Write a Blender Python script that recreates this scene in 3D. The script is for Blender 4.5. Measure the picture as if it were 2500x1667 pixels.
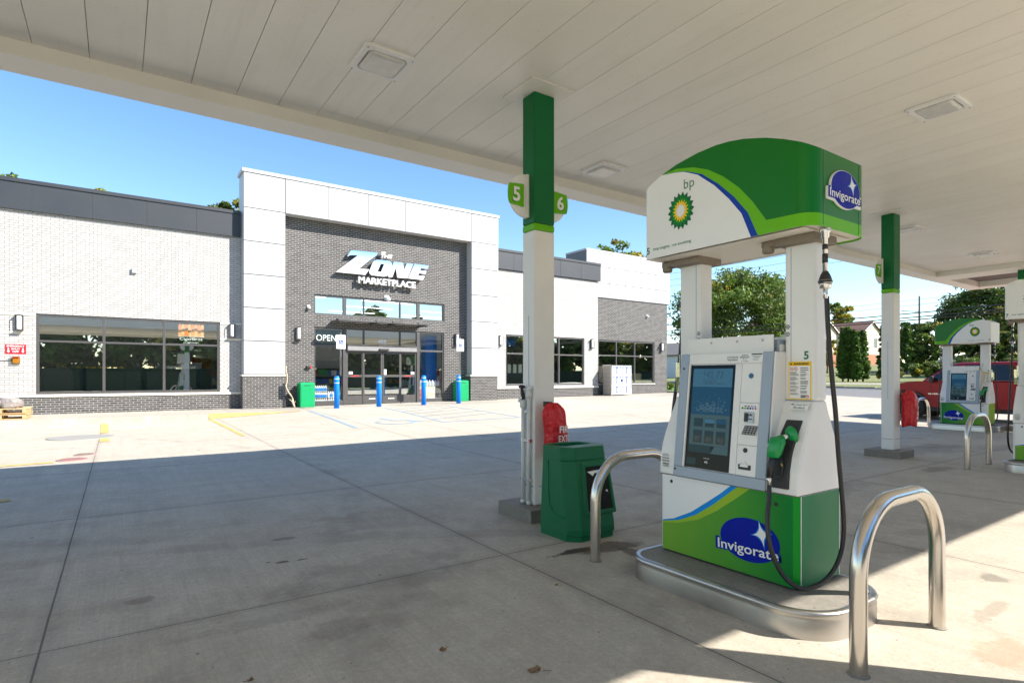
import bpy, bmesh, math, random
import numpy as np
from mathutils import Vector, Matrix, Quaternion
PI=math.pi; R=math.radians
for o in list(bpy.data.objects): bpy.data.objects.remove(o)
scene=bpy.context.scene; COL=scene.collection

# ------------------------------------------------------------------ camera
cam=bpy.data.objects.new("camera",bpy.data.cameras.new("camera")); COL.objects.link(cam)
cam.location=(0,0,1.4); cam.rotation_euler=(PI/2,0,-R(34.4755))
cam.data.sensor_fit='HORIZONTAL'; cam.data.sensor_width=36; cam.data.lens=1401/2500*36
cam.data.shift_y=(918-833.5)/2500; cam.data.clip_start=.05; cam.data.clip_end=3000
scene.camera=cam
# ------------------------------------------------------------------ sky, sun, exposure
SUN_EL,SUN_AZ=38.0,42.0           # azimuth from -Y towards +X
world=bpy.data.worlds.new("World"); scene.world=world; world.use_nodes=True
nt=world.node_tree; sky=nt.nodes.new("ShaderNodeTexSky"); sky.sky_type='NISHITA'; sky.sun_disc=False
sky.sun_elevation=R(SUN_EL); sky.sun_rotation=R(180-SUN_AZ); sky.altitude=200; sky.air_density=1.0; sky.dust_density=.1; sky.ozone_density=1.0
bg=nt.nodes["Background"]; bg.inputs[1].default_value=.102; hs=nt.nodes.new('ShaderNodeHueSaturation'); hs.inputs['Saturation'].default_value=1.2; hs.inputs['Hue'].default_value=.501; nt.links.new(sky.outputs[0],hs.inputs['Color']); nt.links.new(hs.outputs[0],bg.inputs[0])
TOSUN=Vector((math.sin(R(SUN_AZ))*math.cos(R(SUN_EL)),-math.cos(R(SUN_AZ))*math.cos(R(SUN_EL)),math.sin(R(SUN_EL))))
sun=bpy.data.objects.new("sun",bpy.data.lights.new("sun",'SUN')); COL.objects.link(sun)
sun.data.energy=4.5; sun.data.angle=R(.5); sun.data.color=(1,.94,.86); sun.location=(40,-40,60)
sun.rotation_euler=(-TOSUN).to_track_quat('-Z','Y').to_euler()
vs=scene.view_settings; vs.view_transform='Standard'; vs.look='None'; vs.gamma=1; vs.exposure=1.42; vs.use_curve_mapping=False

# ------------------------------------------------------------------ helpers
ORG={}
SPLIT={'base_grout','lock','pipe_band','stone_band','screws','reflective_band','topper_buttons','bezel_lock','panel_joint','strap','corner_seam','white_edge','garage_door','door_gap','vent_holes','ceiling_tubes','fascia_band','notice_labels','prohibition_marks','card_logos','elbow','bracket','cigar_tubes','cigar_bands','side_window','locker_trim','paper_towel','blue_wrap','collar','bottle_pictures','clear_cover','button_box','door_decal','column_seam','post'}
def tag(o,label=None,cat=None,group=None,kind=None):
    if label: o['label']=label
    if cat: o['category']=cat
    if group: o['group']=group
    if kind: o['kind']=kind
    return o
def thing(name,label,cat,loc=(0,0,0),group=None,rz=0):
    o=bpy.data.objects.new(name,None); COL.objects.link(o); o.location=loc; o.rotation_euler=(0,0,rz); o.empty_display_size=.1
    ORG[o]=Vector(loc); return tag(o,label,cat,group)
class MB:
    def __init__(s): s.v=[];s.f=[];s.m=[];s.sm=[]
    def poly(s,pts,mi=0,sm=False):
        n=len(s.v); s.v+= [tuple(p) for p in pts]; s.f.append(tuple(range(n,n+len(pts)))); s.m.append(mi); s.sm.append(sm); return s
    def box(s,x0,y0,z0,x1,y1,z1,mi=0):
        x0,x1=min(x0,x1),max(x0,x1); y0,y1=min(y0,y1),max(y0,y1); z0,z1=min(z0,z1),max(z0,z1)
        n=len(s.v); s.v+=[(x0,y0,z0),(x1,y0,z0),(x1,y1,z0),(x0,y1,z0),(x0,y0,z1),(x1,y0,z1),(x1,y1,z1),(x0,y1,z1)]
        for q in ((0,3,2,1),(4,5,6,7),(0,1,5,4),(1,2,6,5),(2,3,7,6),(3,0,4,7)):
            s.f.append(tuple(n+i for i in q)); s.m.append(mi); s.sm.append(False)
        return s
    def extr(s,pts,vec,mi=0,side=None,cap0=True,cap1=True):
        n=len(s.v); k=len(pts); vec=Vector(vec); s.v+=[tuple(p) for p in pts]+[tuple(Vector(p)+vec) for p in pts]
        side=mi if side is None else side
        if cap0: s.f.append(tuple(range(n+k-1,n-1,-1))); s.m.append(mi); s.sm.append(False)
        if cap1: s.f.append(tuple(range(n+k,n+2*k))); s.m.append(mi); s.sm.append(False)
        for i in range(k):
            j=(i+1)%k; s.f.append((n+i,n+j,n+k+j,n+k+i)); s.m.append(side); s.sm.append(False)
        return s
    def tube(s,pts,r,seg=12,mi=0,caps=True,closed=False):
        pts=[Vector(p) for p in pts]; N=len(pts); rr=r if isinstance(r,(list,tuple)) else [r]*N
        t0=(pts[1]-pts[0]).normalized(); u=t0.orthogonal().normalized(); n=len(s.v)
        for i in range(N):
            if closed: t=(pts[(i+1)%N]-pts[i-1]).normalized()
            else: t=(pts[min(i+1,N-1)]-pts[max(i-1,0)]).normalized()
            u=(u-t*u.dot(t)).normalized(); w=t.cross(u)
            for k in range(seg):
                a=2*PI*k/seg; s.v.append(tuple(pts[i]+u*(rr[i]*math.cos(a))+w*(rr[i]*math.sin(a))))
        for i in range(N if closed else N-1):
            b=n+i*seg; c=n+((i+1)%N)*seg
            for k in range(seg):
                l=(k+1)%seg; s.f.append((b+k,b+l,c+l,c+k)); s.m.append(mi); s.sm.append(True)
        if caps and not closed:
            s.f.append(tuple(n+k for k in range(seg-1,-1,-1))); s.m.append(mi); s.sm.append(False)
            b=n+(N-1)*seg; s.f.append(tuple(b+k for k in range(seg))); s.m.append(mi); s.sm.append(False)
        return s
    def lathe(s,c,prof,seg=24,mi=0,axis=(0,0,1),sm=True,mis=None):
        c=Vector(c); ax=Vector(axis).normalized(); u=ax.orthogonal().normalized(); w=ax.cross(u); n=len(s.v)
        for r_,h in prof:
            for k in range(seg):
                a=2*PI*k/seg; s.v.append(tuple(c+ax*h+u*(r_*math.cos(a))+w*(r_*math.sin(a))))
        for i in range(len(prof)-1):
            for k in range(seg):
                l=(k+1)%seg; b=n+i*seg; d=b+seg
                s.f.append((b+k,b+l,d+l,d+k)); s.m.append(mis[i] if mis else mi); s.sm.append(sm)
        s.f.append(tuple(n+k for k in range(seg-1,-1,-1))); s.m.append(mis[0] if mis else mi); s.sm.append(False)
        b=n+(len(prof)-1)*seg; s.f.append(tuple(b+k for k in range(seg))); s.m.append(mis[-1] if mis else mi); s.sm.append(False)
        return s
    def sweep(s,rings,mi=0,caps=True,sm=True):     # rings: lists of equal length (closed loops)
        n=len(s.v); k=len(rings[0])
        for rg in rings: s.v+=[tuple(p) for p in rg]
        for i in range(len(rings)-1):
            for a in range(k):
                b=(a+1)%k; s.f.append((n+i*k+a,n+i*k+b,n+(i+1)*k+b,n+(i+1)*k+a)); s.m.append(mi); s.sm.append(sm)
        if caps:
            s.f.append(tuple(n+a for a in range(k-1,-1,-1))); s.m.append(mi); s.sm.append(False)
            b=n+(len(rings)-1)*k; s.f.append(tuple(b+a for a in range(k))); s.m.append(mi); s.sm.append(False)
        return s
    def add(s,o,M=None):
        n=len(s.v); s.v+=[tuple(M@Vector(p)) for p in o.v] if M else list(o.v)
        s.f+=[tuple(n+i for i in q) for q in o.f]; s.m+=o.m; s.sm+=o.sm; return s
    def comps(s):
        par=list(range(len(s.v)))
        def fd(a):
            while par[a]!=a: par[a]=par[par[a]]; a=par[a]
            return a
        for q in s.f:
            for b in q[1:]: par[fd(b)]=fd(q[0])
        out={}
        for q,m_,sm in zip(s.f,s.m,s.sm): out.setdefault(fd(q[0]),[]).append((q,m_,sm))
        res=[]
        for fs in out.values():
            mb=MB(); mp={}
            for q,m_,sm in fs:
                t_=[]
                for i in q:
                    if i not in mp: mp[i]=len(mb.v); mb.v.append(s.v[i])
                    t_.append(mp[i])
                mb.f.append(tuple(t_)); mb.m.append(m_); mb.sm.append(sm)
            res.append(mb)
        return res
    def build(s,name,mats,parent=None,bevel=0,bseg=2,org=None,label=None,cat=None,group=None,kind=None,fixn=True):
        if name in SPLIT and parent is not None:
            cs=s.comps()
            if len(cs)>1:
                for c_ in cs: o=c_.build(name,mats,parent,bevel,bseg,org,label,cat,group,kind,fixn)
                return o
        me=bpy.data.meshes.new(name); oo=ORG[parent] if parent is not None else Vector(org or (0,0,0))
        me.from_pydata([(a[0]-oo[0],a[1]-oo[1],a[2]-oo[2]) for a in s.v],[],s.f)
        for m_ in (mats if isinstance(mats,(list,tuple)) else [mats]): me.materials.append(m_)
        me.polygons.foreach_set('material_index',s.m); me.polygons.foreach_set('use_smooth',s.sm)
        if fixn and len(s.f)<6000:
            bm=bmesh.new(); bm.from_mesh(me); bmesh.ops.recalc_face_normals(bm,faces=bm.faces); bm.to_mesh(me); bm.free()
        me.update()
        o=bpy.data.objects.new(name,me); COL.objects.link(o); ORG[o]=Vector(oo)
        if parent is not None: o.parent=parent
        else: o.location=oo
        if bevel:
            b=o.modifiers.new("bevel",'BEVEL'); b.width=bevel; b.segments=bseg; b.limit_method='ANGLE'; b.angle_limit=R(40)
            b.harden_normals=False
        tag(o,label,cat,group,kind); return o
def copy_tree(o,parent=None):
    c=o.copy(); COL.objects.link(c)
    if parent is not None: c.parent=parent
    ORG[c]=ORG[o]
    for ch in list(o.children): copy_tree(ch,c)
    return c
def text_mb(s,center,right,up,w=None,h=None,mi=0,extrude=0,offset=0,shear=0,bold=0,push=0):
    cu=bpy.data.curves.new("t",'FONT'); cu.body=s; cu.size=1; cu.extrude=extrude; cu.offset=bold; cu.shear=shear; cu.resolution_u=3
    ob=bpy.data.objects.new("t",cu); COL.objects.link(ob)
    dg=bpy.context.evaluated_depsgraph_get(); me=bpy.data.meshes.new_from_object(ob.evaluated_get(dg))
    V=[v.co.copy() for v in me.vertices]; F=[tuple(p.vertices) for p in me.polygons]
    bpy.data.objects.remove(ob); bpy.data.curves.remove(cu); bpy.data.meshes.remove(me)
    x0=min(v.x for v in V);x1=max(v.x for v in V);y0=min(v.y for v in V);y1=max(v.y for v in V)
    sx=w/(x1-x0) if w else None; sy=h/(y1-y0) if h else None
    sx=sx or sy; sy=sy or sx
    r_=Vector(right).normalized(); u_=Vector(up).normalized(); n_=r_.cross(u_); c=Vector(center)
    mb=MB(); mb.v=[tuple(c+r_*((v.x-(x0+x1)/2)*sx)+u_*((v.y-(y0+y1)/2)*sy)+n_*(v.z+push)) for v in V]
    mb.f=F; mb.m=[mi]*len(F); mb.sm=[False]*len(F); return mb
# ---- materials
MATS={}
def mat(name,col,rough=.5,metal=0,noise=.06,nscale=6,bump=0,bscale=80,coat=0,spec=.5,emit=None,stretch=None,bdist=.01):
    if name in MATS: return MATS[name]
    m=bpy.data.materials.new(name); m.use_nodes=True; nt=m.node_tree; b=nt.nodes["Principled BSDF"]
    b.inputs['Roughness'].default_value=rough; b.inputs['Metallic'].default_value=metal; b.inputs['Specular IOR Level'].default_value=spec
    b.inputs['Coat Weight'].default_value=coat
    c=(*col,1)
    geo=nt.nodes.new("ShaderNodeNewGeometry"); vec=geo.outputs['Position']
    if stretch:
        mp=nt.nodes.new("ShaderNodeMapping"); mp.inputs['Scale'].default_value=stretch; nt.links.new(vec,mp.inputs[0]); vec=mp.outputs[0]
    if noise:
        n=nt.nodes.new("ShaderNodeTexNoise"); n.inputs['Scale'].default_value=nscale; n.inputs['Detail'].default_value=4; nt.links.new(vec,n.inputs[0])
        mx=nt.nodes.new("ShaderNodeMix"); mx.data_type='RGBA'; mx.inputs[6].default_value=(*[x*(1-noise*1.6) for x in col],1); mx.inputs[7].default_value=(*[min(1,x*(1+noise)) for x in col],1)
        nt.links.new(n.outputs[0],mx.inputs[0]); nt.links.new(mx.outputs[2],b.inputs['Base Color'])
        mr=nt.nodes.new("ShaderNodeMapRange"); mr.inputs[3].default_value=max(.02,rough-.08); mr.inputs[4].default_value=min(1,rough+.1)
        nt.links.new(n.outputs[0],mr.inputs[0]); nt.links.new(mr.outputs[0],b.inputs['Roughness'])
    else: b.inputs['Base Color'].default_value=c
    if bump:
        n2=nt.nodes.new("ShaderNodeTexNoise"); n2.inputs['Scale'].default_value=bscale; n2.inputs['Detail'].default_value=3; nt.links.new(vec,n2.inputs[0])
        bp=nt.nodes.new("ShaderNodeBump"); bp.inputs['Strength'].default_value=bump; bp.inputs['Distance'].default_value=bdist
        nt.links.new(n2.outputs[0],bp.inputs['Height']); nt.links.new(bp.outputs[0],b.inputs['Normal'])
    if emit:
        b.inputs['Emission Color'].default_value=(*emit[0],1); b.inputs['Emission Strength'].default_value=emit[1]
    MATS[name]=m; return m
class NT:          # tiny node-graph helper
    def __init__(s,m): s.nt=m.node_tree
    def n(s,t,**k):
        x=s.nt.nodes.new(t)
        for a,b in k.items(): setattr(x,a,b)
        return x
    def L(s,a,b): s.nt.links.new(a,b)
    def val(s,sock,v):
        if hasattr(v,'links') or isinstance(v,bpy.types.NodeSocket): s.L(v,sock)
        else: sock.default_value=v
    def math(s,op,a,b=0,c=None,clamp=False):
        x=s.n("ShaderNodeMath",operation=op,use_clamp=clamp); s.val(x.inputs[0],a); s.val(x.inputs[1],b)
        if c is not None: s.val(x.inputs[2],c)
        return x.outputs[0]
    def noise(s,vec,scale,detail=4,rough=.5,sc=None):
        if sc: 
            mp=s.n("ShaderNodeMapping"); mp.inputs['Scale'].default_value=sc; s.L(vec,mp.inputs[0]); vec=mp.outputs[0]
        x=s.n("ShaderNodeTexNoise"); x.inputs['Scale'].default_value=scale; x.inputs['Detail'].default_value=detail; x.inputs['Roughness'].default_value=rough; s.L(vec,x.inputs[0]); return x.outputs[0]
    def rng(s,v,a,b,c=0,d=1,smooth=False):
        x=s.n("ShaderNodeMapRange"); x.interpolation_type='SMOOTHSTEP' if smooth else 'LINEAR'
        s.val(x.inputs[0],v)
        for i,q in enumerate((a,b,c,d)): x.inputs[i+1].default_value=q
        return x.outputs[0]
    def mix(s,f,a,b,mode='MIX'):
        x=s.n("ShaderNodeMix",data_type='RGBA',blend_type=mode); s.val(x.inputs[0],f)
        for i,q in ((6,a),(7,b)):
            if isinstance(q,(tuple,list)): x.inputs[i].default_value=(*q,1) if len(q)==3 else q
            else: s.L(q,x.inputs[i])
        return x.outputs[2]
def newmat(name):
    m=bpy.data.materials.new(name); m.use_nodes=True; return m,NT(m),m.node_tree.nodes["Principled BSDF"]

def smooth(a,b,x):
    t=max(0,min(1,(x-a)/(b-a))); return t*t*(3-2*t)
def lerp_tab(tab,x):
    if x<=tab[0][0]: return tab[0][1]
    for (a,b),(c,d) in zip(tab,tab[1:]):
        if x<=c: return b+(d-b)*(x-a)/(c-a)
    return tab[-1][1]
XT=[(22,0),(28,.13),(31,.22),(42,.30),(47,.50),(50,.64),(60,.75),(115,3.3),(160,4),(400,6)]
def gz(x,y):           # height of the paved yard and the land round it
    return smooth(8,20.5,y)*(.07+.19*smooth(1.5,6,x)) + lerp_tab(XT,x)
def zs(x): return .24+max(0,x-6)*.0085      # level of the walk in front of the shop

# ---- concrete of the forecourt
def concrete(name,base,joints=True,stains=(),broom=1.0):
    m,N,b=newmat(name); geo=N.n("ShaderNodeNewGeometry"); P=geo.outputs['Position']
    sep=N.n("ShaderNodeSeparateXYZ"); N.L(P,sep.inputs[0]); X,Y=sep.outputs[0],sep.outputs[1]
    big=N.noise(P,.35,5,.6); med=N.noise(P,2.2,6,.65); fine=N.noise(P,90,3,.6); speck=N.noise(P,26,2,.5)
    col=N.mix(N.rng(big,.3,.7),[c*.76 for c in base],[c*1.10 for c in base])
    col=N.mix(N.rng(med,.42,.75),col,[base[0]*.78,base[1]*.76,base[2]*.72])
    bro=N.noise(P,1,4,.6,sc=(70,2.2,1)); bro2=N.noise(P,1,3,.6,sc=(9,.55,1))
    col=N.mix(N.math('MULTIPLY',N.rng(bro,.38,.62),.38*broom),col,[c*.62 for c in base])
    col=N.mix(N.math('MULTIPLY',N.rng(bro2,.46,.70),.55),col,[c*.66 for c in base])
    tr=N.noise(P,1,4,.6,sc=(.18,1.3,1))
    col=N.mix(N.math('MULTIPLY',N.rng(tr,.48,.70),.36),col,[c*.60 for c in base])
    col=N.mix(N.math('MULTIPLY',N.rng(fine,.3,.7),.34),col,[c*.6 for c in base])
    gr=N.noise(P,110,3,.6); col=N.mix(N.math('MULTIPLY',N.rng(gr,.42,.68),.46),col,[c*.45 for c in base]); g2=N.noise(P,34,4,.7); col=N.mix(N.math('MULTIPLY',N.rng(g2,.5,.7),.40),col,[c*.5 for c in base]); col=N.mix(N.math('MULTIPLY',N.rng(g2,.46,.3),.28),col,[min(1,c*1.3) for c in base]); mo=N.noise(P,9,5,.7); col=N.mix(N.math('MULTIPLY',N.rng(mo,.5,.70),.42),col,[c*.62 for c in base]); col=N.mix(N.math('MULTIPLY',N.rng(mo,.46,.3),.22),col,[min(1,c*1.25) for c in base])
    vo=N.n("ShaderNodeTexVoronoi",feature='F1'); vo.inputs['Scale'].default_value=2.3; pv=N.n("ShaderNodeVectorMath",operation='ADD'); N.L(P,pv.inputs[0]); dn=N.n("ShaderNodeTexNoise"); dn.inputs['Scale'].default_value=22; N.L(P,dn.inputs[0]); ds=N.n("ShaderNodeVectorMath",operation='SCALE'); ds.inputs['Scale'].default_value=.05; N.L(dn.outputs['Color'],ds.inputs[0]); N.L(ds.outputs[0],pv.inputs[1]); N.L(pv.outputs[0],vo.inputs['Vector'])
    vc=N.n("ShaderNodeSeparateColor"); N.L(vo.outputs['Color'],vc.inputs[0])
    rad=N.math('MULTIPLY',N.math('POWER',vc.outputs[1],3),.075)
    spot=N.math('MULTIPLY',N.math('LESS_THAN',vo.outputs['Distance'],rad),N.math('MULTIPLY',N.math('GREATER_THAN',vc.outputs[0],.45),.72))
    col=N.mix(spot,col,(.085,.07,.055))
    col=N.mix(N.rng(speck,.70,.76,0,.7),col,(.09,.08,.065))
    if joints:
        wob=N.math('MULTIPLY',N.math('SUBTRACT',med,.5),.010)
        tot=None
        fx=N.n("ShaderNodeTexWhiteNoise",noise_dimensions='2D'); cmb=N.n("ShaderNodeCombineXYZ")
        sx=N.math('FLOOR',N.math('DIVIDE',N.math('ADD',X,.35),2.83)); sy=N.math('FLOOR',N.math('DIVIDE',N.math('SUBTRACT',Y,.42),3.33))
        N.L(sx,cmb.inputs[0]); N.L(sy,cmb.inputs[1]); N.L(cmb.outputs[0],fx.inputs[0])
        col=N.mix(N.rng(fx.outputs[0],0,1,0,.16),col,[c*.55 for c in base])
        for ax,off,per,w in ((X,-.33,2.83,.0055),(Y,.42,3.33,.0045)):
            q=N.math('ABSOLUTE',N.math('SUBTRACT',N.math('FLOORED_MODULO',N.math('ADD',N.math('SUBTRACT',ax,off-per/2),wob),per),per/2))
            ln=N.rng(q,w*.6,w*1.5,1,0); so=N.rng(q,0,.09,.16,0,True)
            sm_=N.math('MAXIMUM',ln,so); tot=sm_ if tot is None else N.math('MAXIMUM',tot,sm_)
        col=N.mix(N.math('MULTIPLY',tot,.82),col,(.055,.05,.045))
    if stains:
        # curved tyre tracks
        brk=N.rng(N.noise(P,1.1,4,.65),.40,.62); ed=N.math('MULTIPLY',N.math('SUBTRACT',mo,.5),.10)
        for cx,cy,rr,w,st in ((-2.0,-3.2,7.4,.12,.42),(-2.0,-3.2,8.9,.12,.36),(4.5,14.5,11.2,.11,.34),(4.5,14.5,9.7,.11,.30),(9.5,-4.0,9.4,.12,.36),(9.5,-4.0,10.9,.12,.32),(-6,9,8.6,.11,.34),(15,12,8.2,.13,.34),(1.2,-9.5,12.6,.10,.30),(-20,-30,40.2,.12,.30),(-20,-30,41.7,.12,.28)):
            dx=N.math('SUBTRACT',X,cx); dy=N.math('SUBTRACT',Y,cy); q=N.math('ABSOLUTE',N.math('ADD',N.math('SUBTRACT',N.math('SQRT',N.math('ADD',N.math('MULTIPLY',dx,dx),N.math('MULTIPLY',dy,dy))),rr),ed))
            col=N.mix(N.math('MULTIPLY',N.rng(q,w*.55,w*1.5,st*.55,0,True),brk),col,(.10,.088,.075))
        wx=N.math('MULTIPLY',N.math('SUBTRACT',N.noise(P,5,5,.7),.5),.9); wy=N.math('MULTIPLY',N.math('SUBTRACT',N.noise(P,6.3,5,.7),.5),.9)
        for (sx_,sy_,rx,ry,st,cc) in stains:
            dx=N.math('DIVIDE',N.math('SUBTRACT',X,sx_),rx); dy=N.math('DIVIDE',N.math('SUBTRACT',Y,sy_),ry)
            d=N.math('SQRT',N.math('ADD',N.math('MULTIPLY',dx,dx),N.math('MULTIPLY',dy,dy)))
            d=N.math('ADD',d,N.math('ADD',N.math('MULTIPLY',wx,2.0),wy))
            col=N.mix(N.rng(d,.55,.95,st,0,True),col,cc)
    N.L(col,b.inputs['Base Color'])
    N.L(N.rng(med,.3,.7,.62,.9),b.inputs['Roughness']); b.inputs['Specular IOR Level'].default_value=.35
    h=N.math('ADD',N.math('MULTIPLY',bro,.5),N.math('MULTIPLY',fine,.5))
    bp=N.n("ShaderNodeBump"); bp.inputs['Strength'].default_value=.35; bp.inputs['Distance'].default_value=.006; N.L(h,bp.inputs['Height']); N.L(bp.outputs[0],b.inputs['Normal'])
    return m
DK=(.05,.042,.036); BR=(.13,.085,.05)
STAINS=[(.12,4.28,.12,.08,.4,BR),(1.02,4.55,.06,.03,.8,DK),(1.17,4.53,.05,.02,.75,DK),(.93,4.6,.02,.02,.7,DK),(1.2,5.19,.13,.07,.45,DK),(1.0,3.17,.26,.14,.24,DK),(.72,3.5,.55,.10,.16,DK),
 (3.02,3.50,.28,.06,.92,(.03,.025,.02)),(3.32,3.42,.38,.16,.75,(.09,.055,.03)),(3.38,3.18,.10,.28,.7,(.07,.045,.03)),(5.0,1.40,.13,.10,.45,DK),(4.3,1.2,.30,.07,.30,BR),(3.7,.98,.30,.16,.35,(.30,.16,.07)),
 (10.2,3.5,.5,.18,.45,DK),(1.6,3.9,.8,.5,.16,DK),(2.2,5.4,1.0,.5,.14,DK),(7.2,3.6,.9,.35,.25,DK),(13,4.6,1.4,.5,.3,DK),(3.6,1.65,.5,.25,.15,BR)]
M_CONC=concrete("forecourt concrete",(.575,.517,.42),True,STAINS)
M_WALK=concrete("pale walk concrete",(.47,.43,.36),False,(),.6)
M_FOOT=concrete("rough footing concrete",(.30,.275,.235),False)
M_ASPH=mat("asphalt",(.16,.155,.15),.9,noise=.15,nscale=3,bump=.5,bscale=60)
def grass_mat(name,c0,c1,c2):
    m,N,b=newmat(name); P=N.n("ShaderNodeNewGeometry").outputs['Position']
    a=N.noise(P,.25,5,.6); f=N.noise(P,7,5,.7); col=N.mix(N.rng(a,.35,.65),c0,c1); col=N.mix(N.rng(f,.4,.7),col,c2)
    N.L(col,b.inputs['Base Color']); b.inputs['Roughness'].default_value=.95
    bp=N.n("ShaderNodeBump"); bp.inputs['Strength'].default_value=1; bp.inputs['Distance'].default_value=.08; N.L(f,bp.inputs['Height']); N.L(bp.outputs[0],b.inputs['Normal']); return m
M_GRASS=grass_mat("lawn grass",(.17,.19,.06),(.12,.16,.045),(.24,.22,.10))
# ---- brick
def brick_mat(name,c1,c2,mortar,ms=.009,var=.5):
    m,N,b=newmat(name); geo=N.n("ShaderNodeNewGeometry"); sep=N.n("ShaderNodeSeparateXYZ"); N.L(geo.outputs['Position'],sep.inputs[0])
    sn=N.n("ShaderNodeSeparateXYZ"); N.L(geo.outputs['Normal'],sn.inputs[0])
    side=N.math('GREATER_THAN',N.math('ABSOLUTE',sn.outputs[0]),.7)
    u=N.n("ShaderNodeMix",data_type='FLOAT'); N.L(side,u.inputs[0]); N.L(sep.outputs[0],u.inputs[2]); N.L(sep.outputs[1],u.inputs[3])
    cb=N.n("ShaderNodeCombineXYZ"); N.L(u.outputs[0],cb.inputs[0]); N.L(sep.outputs[2],cb.inputs[1])
    t=N.n("ShaderNodeTexBrick"); N.L(cb.outputs[0],t.inputs['Vector'])
    t.inputs['Color1'].default_value=(*c1,1); t.inputs['Color2'].default_value=(*c2,1); t.inputs['Mortar'].default_value=(*mortar,1)
    t.inputs['Scale'].default_value=1; t.inputs['Mortar Size'].default_value=ms; t.inputs['Mortar Smooth'].default_value=.1; t.inputs['Brick Width'].default_value=.213; t.inputs['Row Height'].default_value=.071; t.inputs['Bias'].default_value=0
    ns=N.noise(geo.outputs['Position'],3,4,.6); col=N.mix(N.rng(ns,.3,.75,0,.25),t.outputs['Color'],[q*.75 for q in c1])
    N.L(col,b.inputs['Base Color']); b.inputs['Roughness'].default_value=.75
    fin=N.noise(geo.outputs['Position'],70,2,.5)
    bp=N.n("ShaderNodeBump"); bp.inputs['Strength'].default_value=.6; bp.inputs['Distance'].default_value=.008
    N.L(N.math('ADD',N.math('MULTIPLY',t.outputs['Fac'],-1),N.math('MULTIPLY',fin,.3)),bp.inputs['Height']); N.L(bp.outputs[0],b.inputs['Normal']); return m
M_WB=brick_mat("white brick",(.48,.47,.45),(.38,.37,.35),(.18,.16,.135),.0085)
M_DB=brick_mat("charcoal brick",(.030,.029,.029),(.078,.074,.070),(.32,.30,.275),.008)
# ---- paints and metals
M_WHITE=mat("white paint",(.78,.77,.74),.42,noise=.06,nscale=3,bump=.04,bscale=140)
M_SOFFIT=mat("soffit paint",(.80,.765,.68),.42,noise=.09,nscale=1.2,bump=.03,bscale=30)
def soffit_mat():
    m,N,b=newmat("canopy soffit panels"); P=N.n("ShaderNodeNewGeometry").outputs['Position']; sp=N.n("ShaderNodeSeparateXYZ"); N.L(P,sp.inputs[0])
    wn=N.n("ShaderNodeTexWhiteNoise",noise_dimensions='1D'); N.L(N.math('FLOOR',N.math('DIVIDE',N.math('SUBTRACT',sp.outputs[0],2.162),.395)),wn.inputs['W'])
    c=(.82,.785,.695); n1=N.noise(P,.8,5,.6); n2=N.noise(P,1,5,.7,sc=(7,.5,1)); n3=N.noise(P,38,3,.6)
    col=N.mix(N.rng(wn.outputs[0],0,1,0,.10),c,[q*.6 for q in c]); col=N.mix(N.rng(n1,.4,.75,0,.16),col,(.50,.45,.36)); col=N.mix(N.rng(n2,.52,.8,0,.22),col,(.48,.44,.36)); col=N.mix(N.rng(n3,.66,.72,0,.35),col,(.42,.39,.33))
    N.L(col,b.inputs['Base Color']); N.L(N.rng(n1,.3,.7,.32,.55),b.inputs['Roughness'])
    bp=N.n("ShaderNodeBump"); bp.inputs['Strength'].default_value=.25; bp.inputs['Distance'].default_value=.01; N.L(N.noise(P,2.2,3,.5),bp.inputs['Height']); N.L(bp.outputs[0],b.inputs['Normal']); return m
M_SOFP=soffit_mat()
M_JOINT=mat("dark joint",(.12,.11,.10),.8,noise=0)
M_PANEL=mat("white metal panel",(.445,.445,.445),.42,noise=.02,nscale=1)
M_GREY=mat("slate grey panel",(.028,.032,.038),.5,noise=.06,nscale=1.5)
M_STEEL=mat("brushed stainless steel",(.62,.585,.54),.24,1,noise=.10,nscale=5,bump=.05,bscale=30,stretch=(1,1,.12))
M_STEEL2=mat("scuffed stainless skirt",(.50,.48,.455),.33,1,noise=.22,nscale=3,bump=.06,bscale=40)
M_CHROME=mat("bright metal",(.75,.75,.74),.18,1,noise=.04)
M_BLACK=mat("black rubber",(.018,.018,.019),.38,noise=.1,bump=.05)
M_BLKP=mat("black plastic",(.025,.025,.026),.5,noise=.08,bump=.15,bscale=300)
M_FRAME=mat("bronze window frame",(.085,.08,.077),.42,.3,noise=.06)
M_GREEN=mat("deep green paint",(.002,.13,.035),.42,noise=.05,spec=.25)
M_LIME=mat("lime green film",(.13,.45,.008),.4,noise=.03,spec=.2)
M_GREEN2=mat("sign green film",(.001,.15,.008),.32,noise=.03,spec=.3)
M_BLUE=mat("royal blue film",(.004,.045,.36),.4,noise=.03,spec=.2)
M_NAVY=mat("logo blue film",(.001,.012,.30),.45,noise=.03,spec=.15)
M_SKYB=mat("sky blue film",(.004,.24,.66),.4,noise=.03,spec=.2)
M_DECW=mat("white film",(.80,.80,.78),.4,noise=.02)
M_DECK=mat("black print",(.02,.02,.02),.5,noise=0)
M_TXTG=mat("green print",(.01,.15,.05),.45,noise=0)
M_YEL=mat("yellow film",(.90,.55,.003),.4,noise=.02,spec=.2)
M_RED=mat("red vinyl",(.62,.008,.014),.36,noise=.08,nscale=9,bump=.9,bscale=13,bdist=.035)
M_BIN=mat("green moulded plastic",(.001,.125,.046),.45,noise=.06,bump=.15,bscale=220,spec=.3)
M_BIN2=mat("bright green plastic",(.004,.30,.10),.45,noise=.05,spec=.3)
M_BOLL=mat("blue bollard sleeve",(.004,.22,.85),.45,noise=.04,spec=.25)
M_YPAINT=mat("yellow line paint",(.56,.38,.12),.8,noise=.35,nscale=9)
M_BPAINT=mat("pale blue line paint",(.25,.35,.45),.8,noise=.25,nscale=9)
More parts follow.
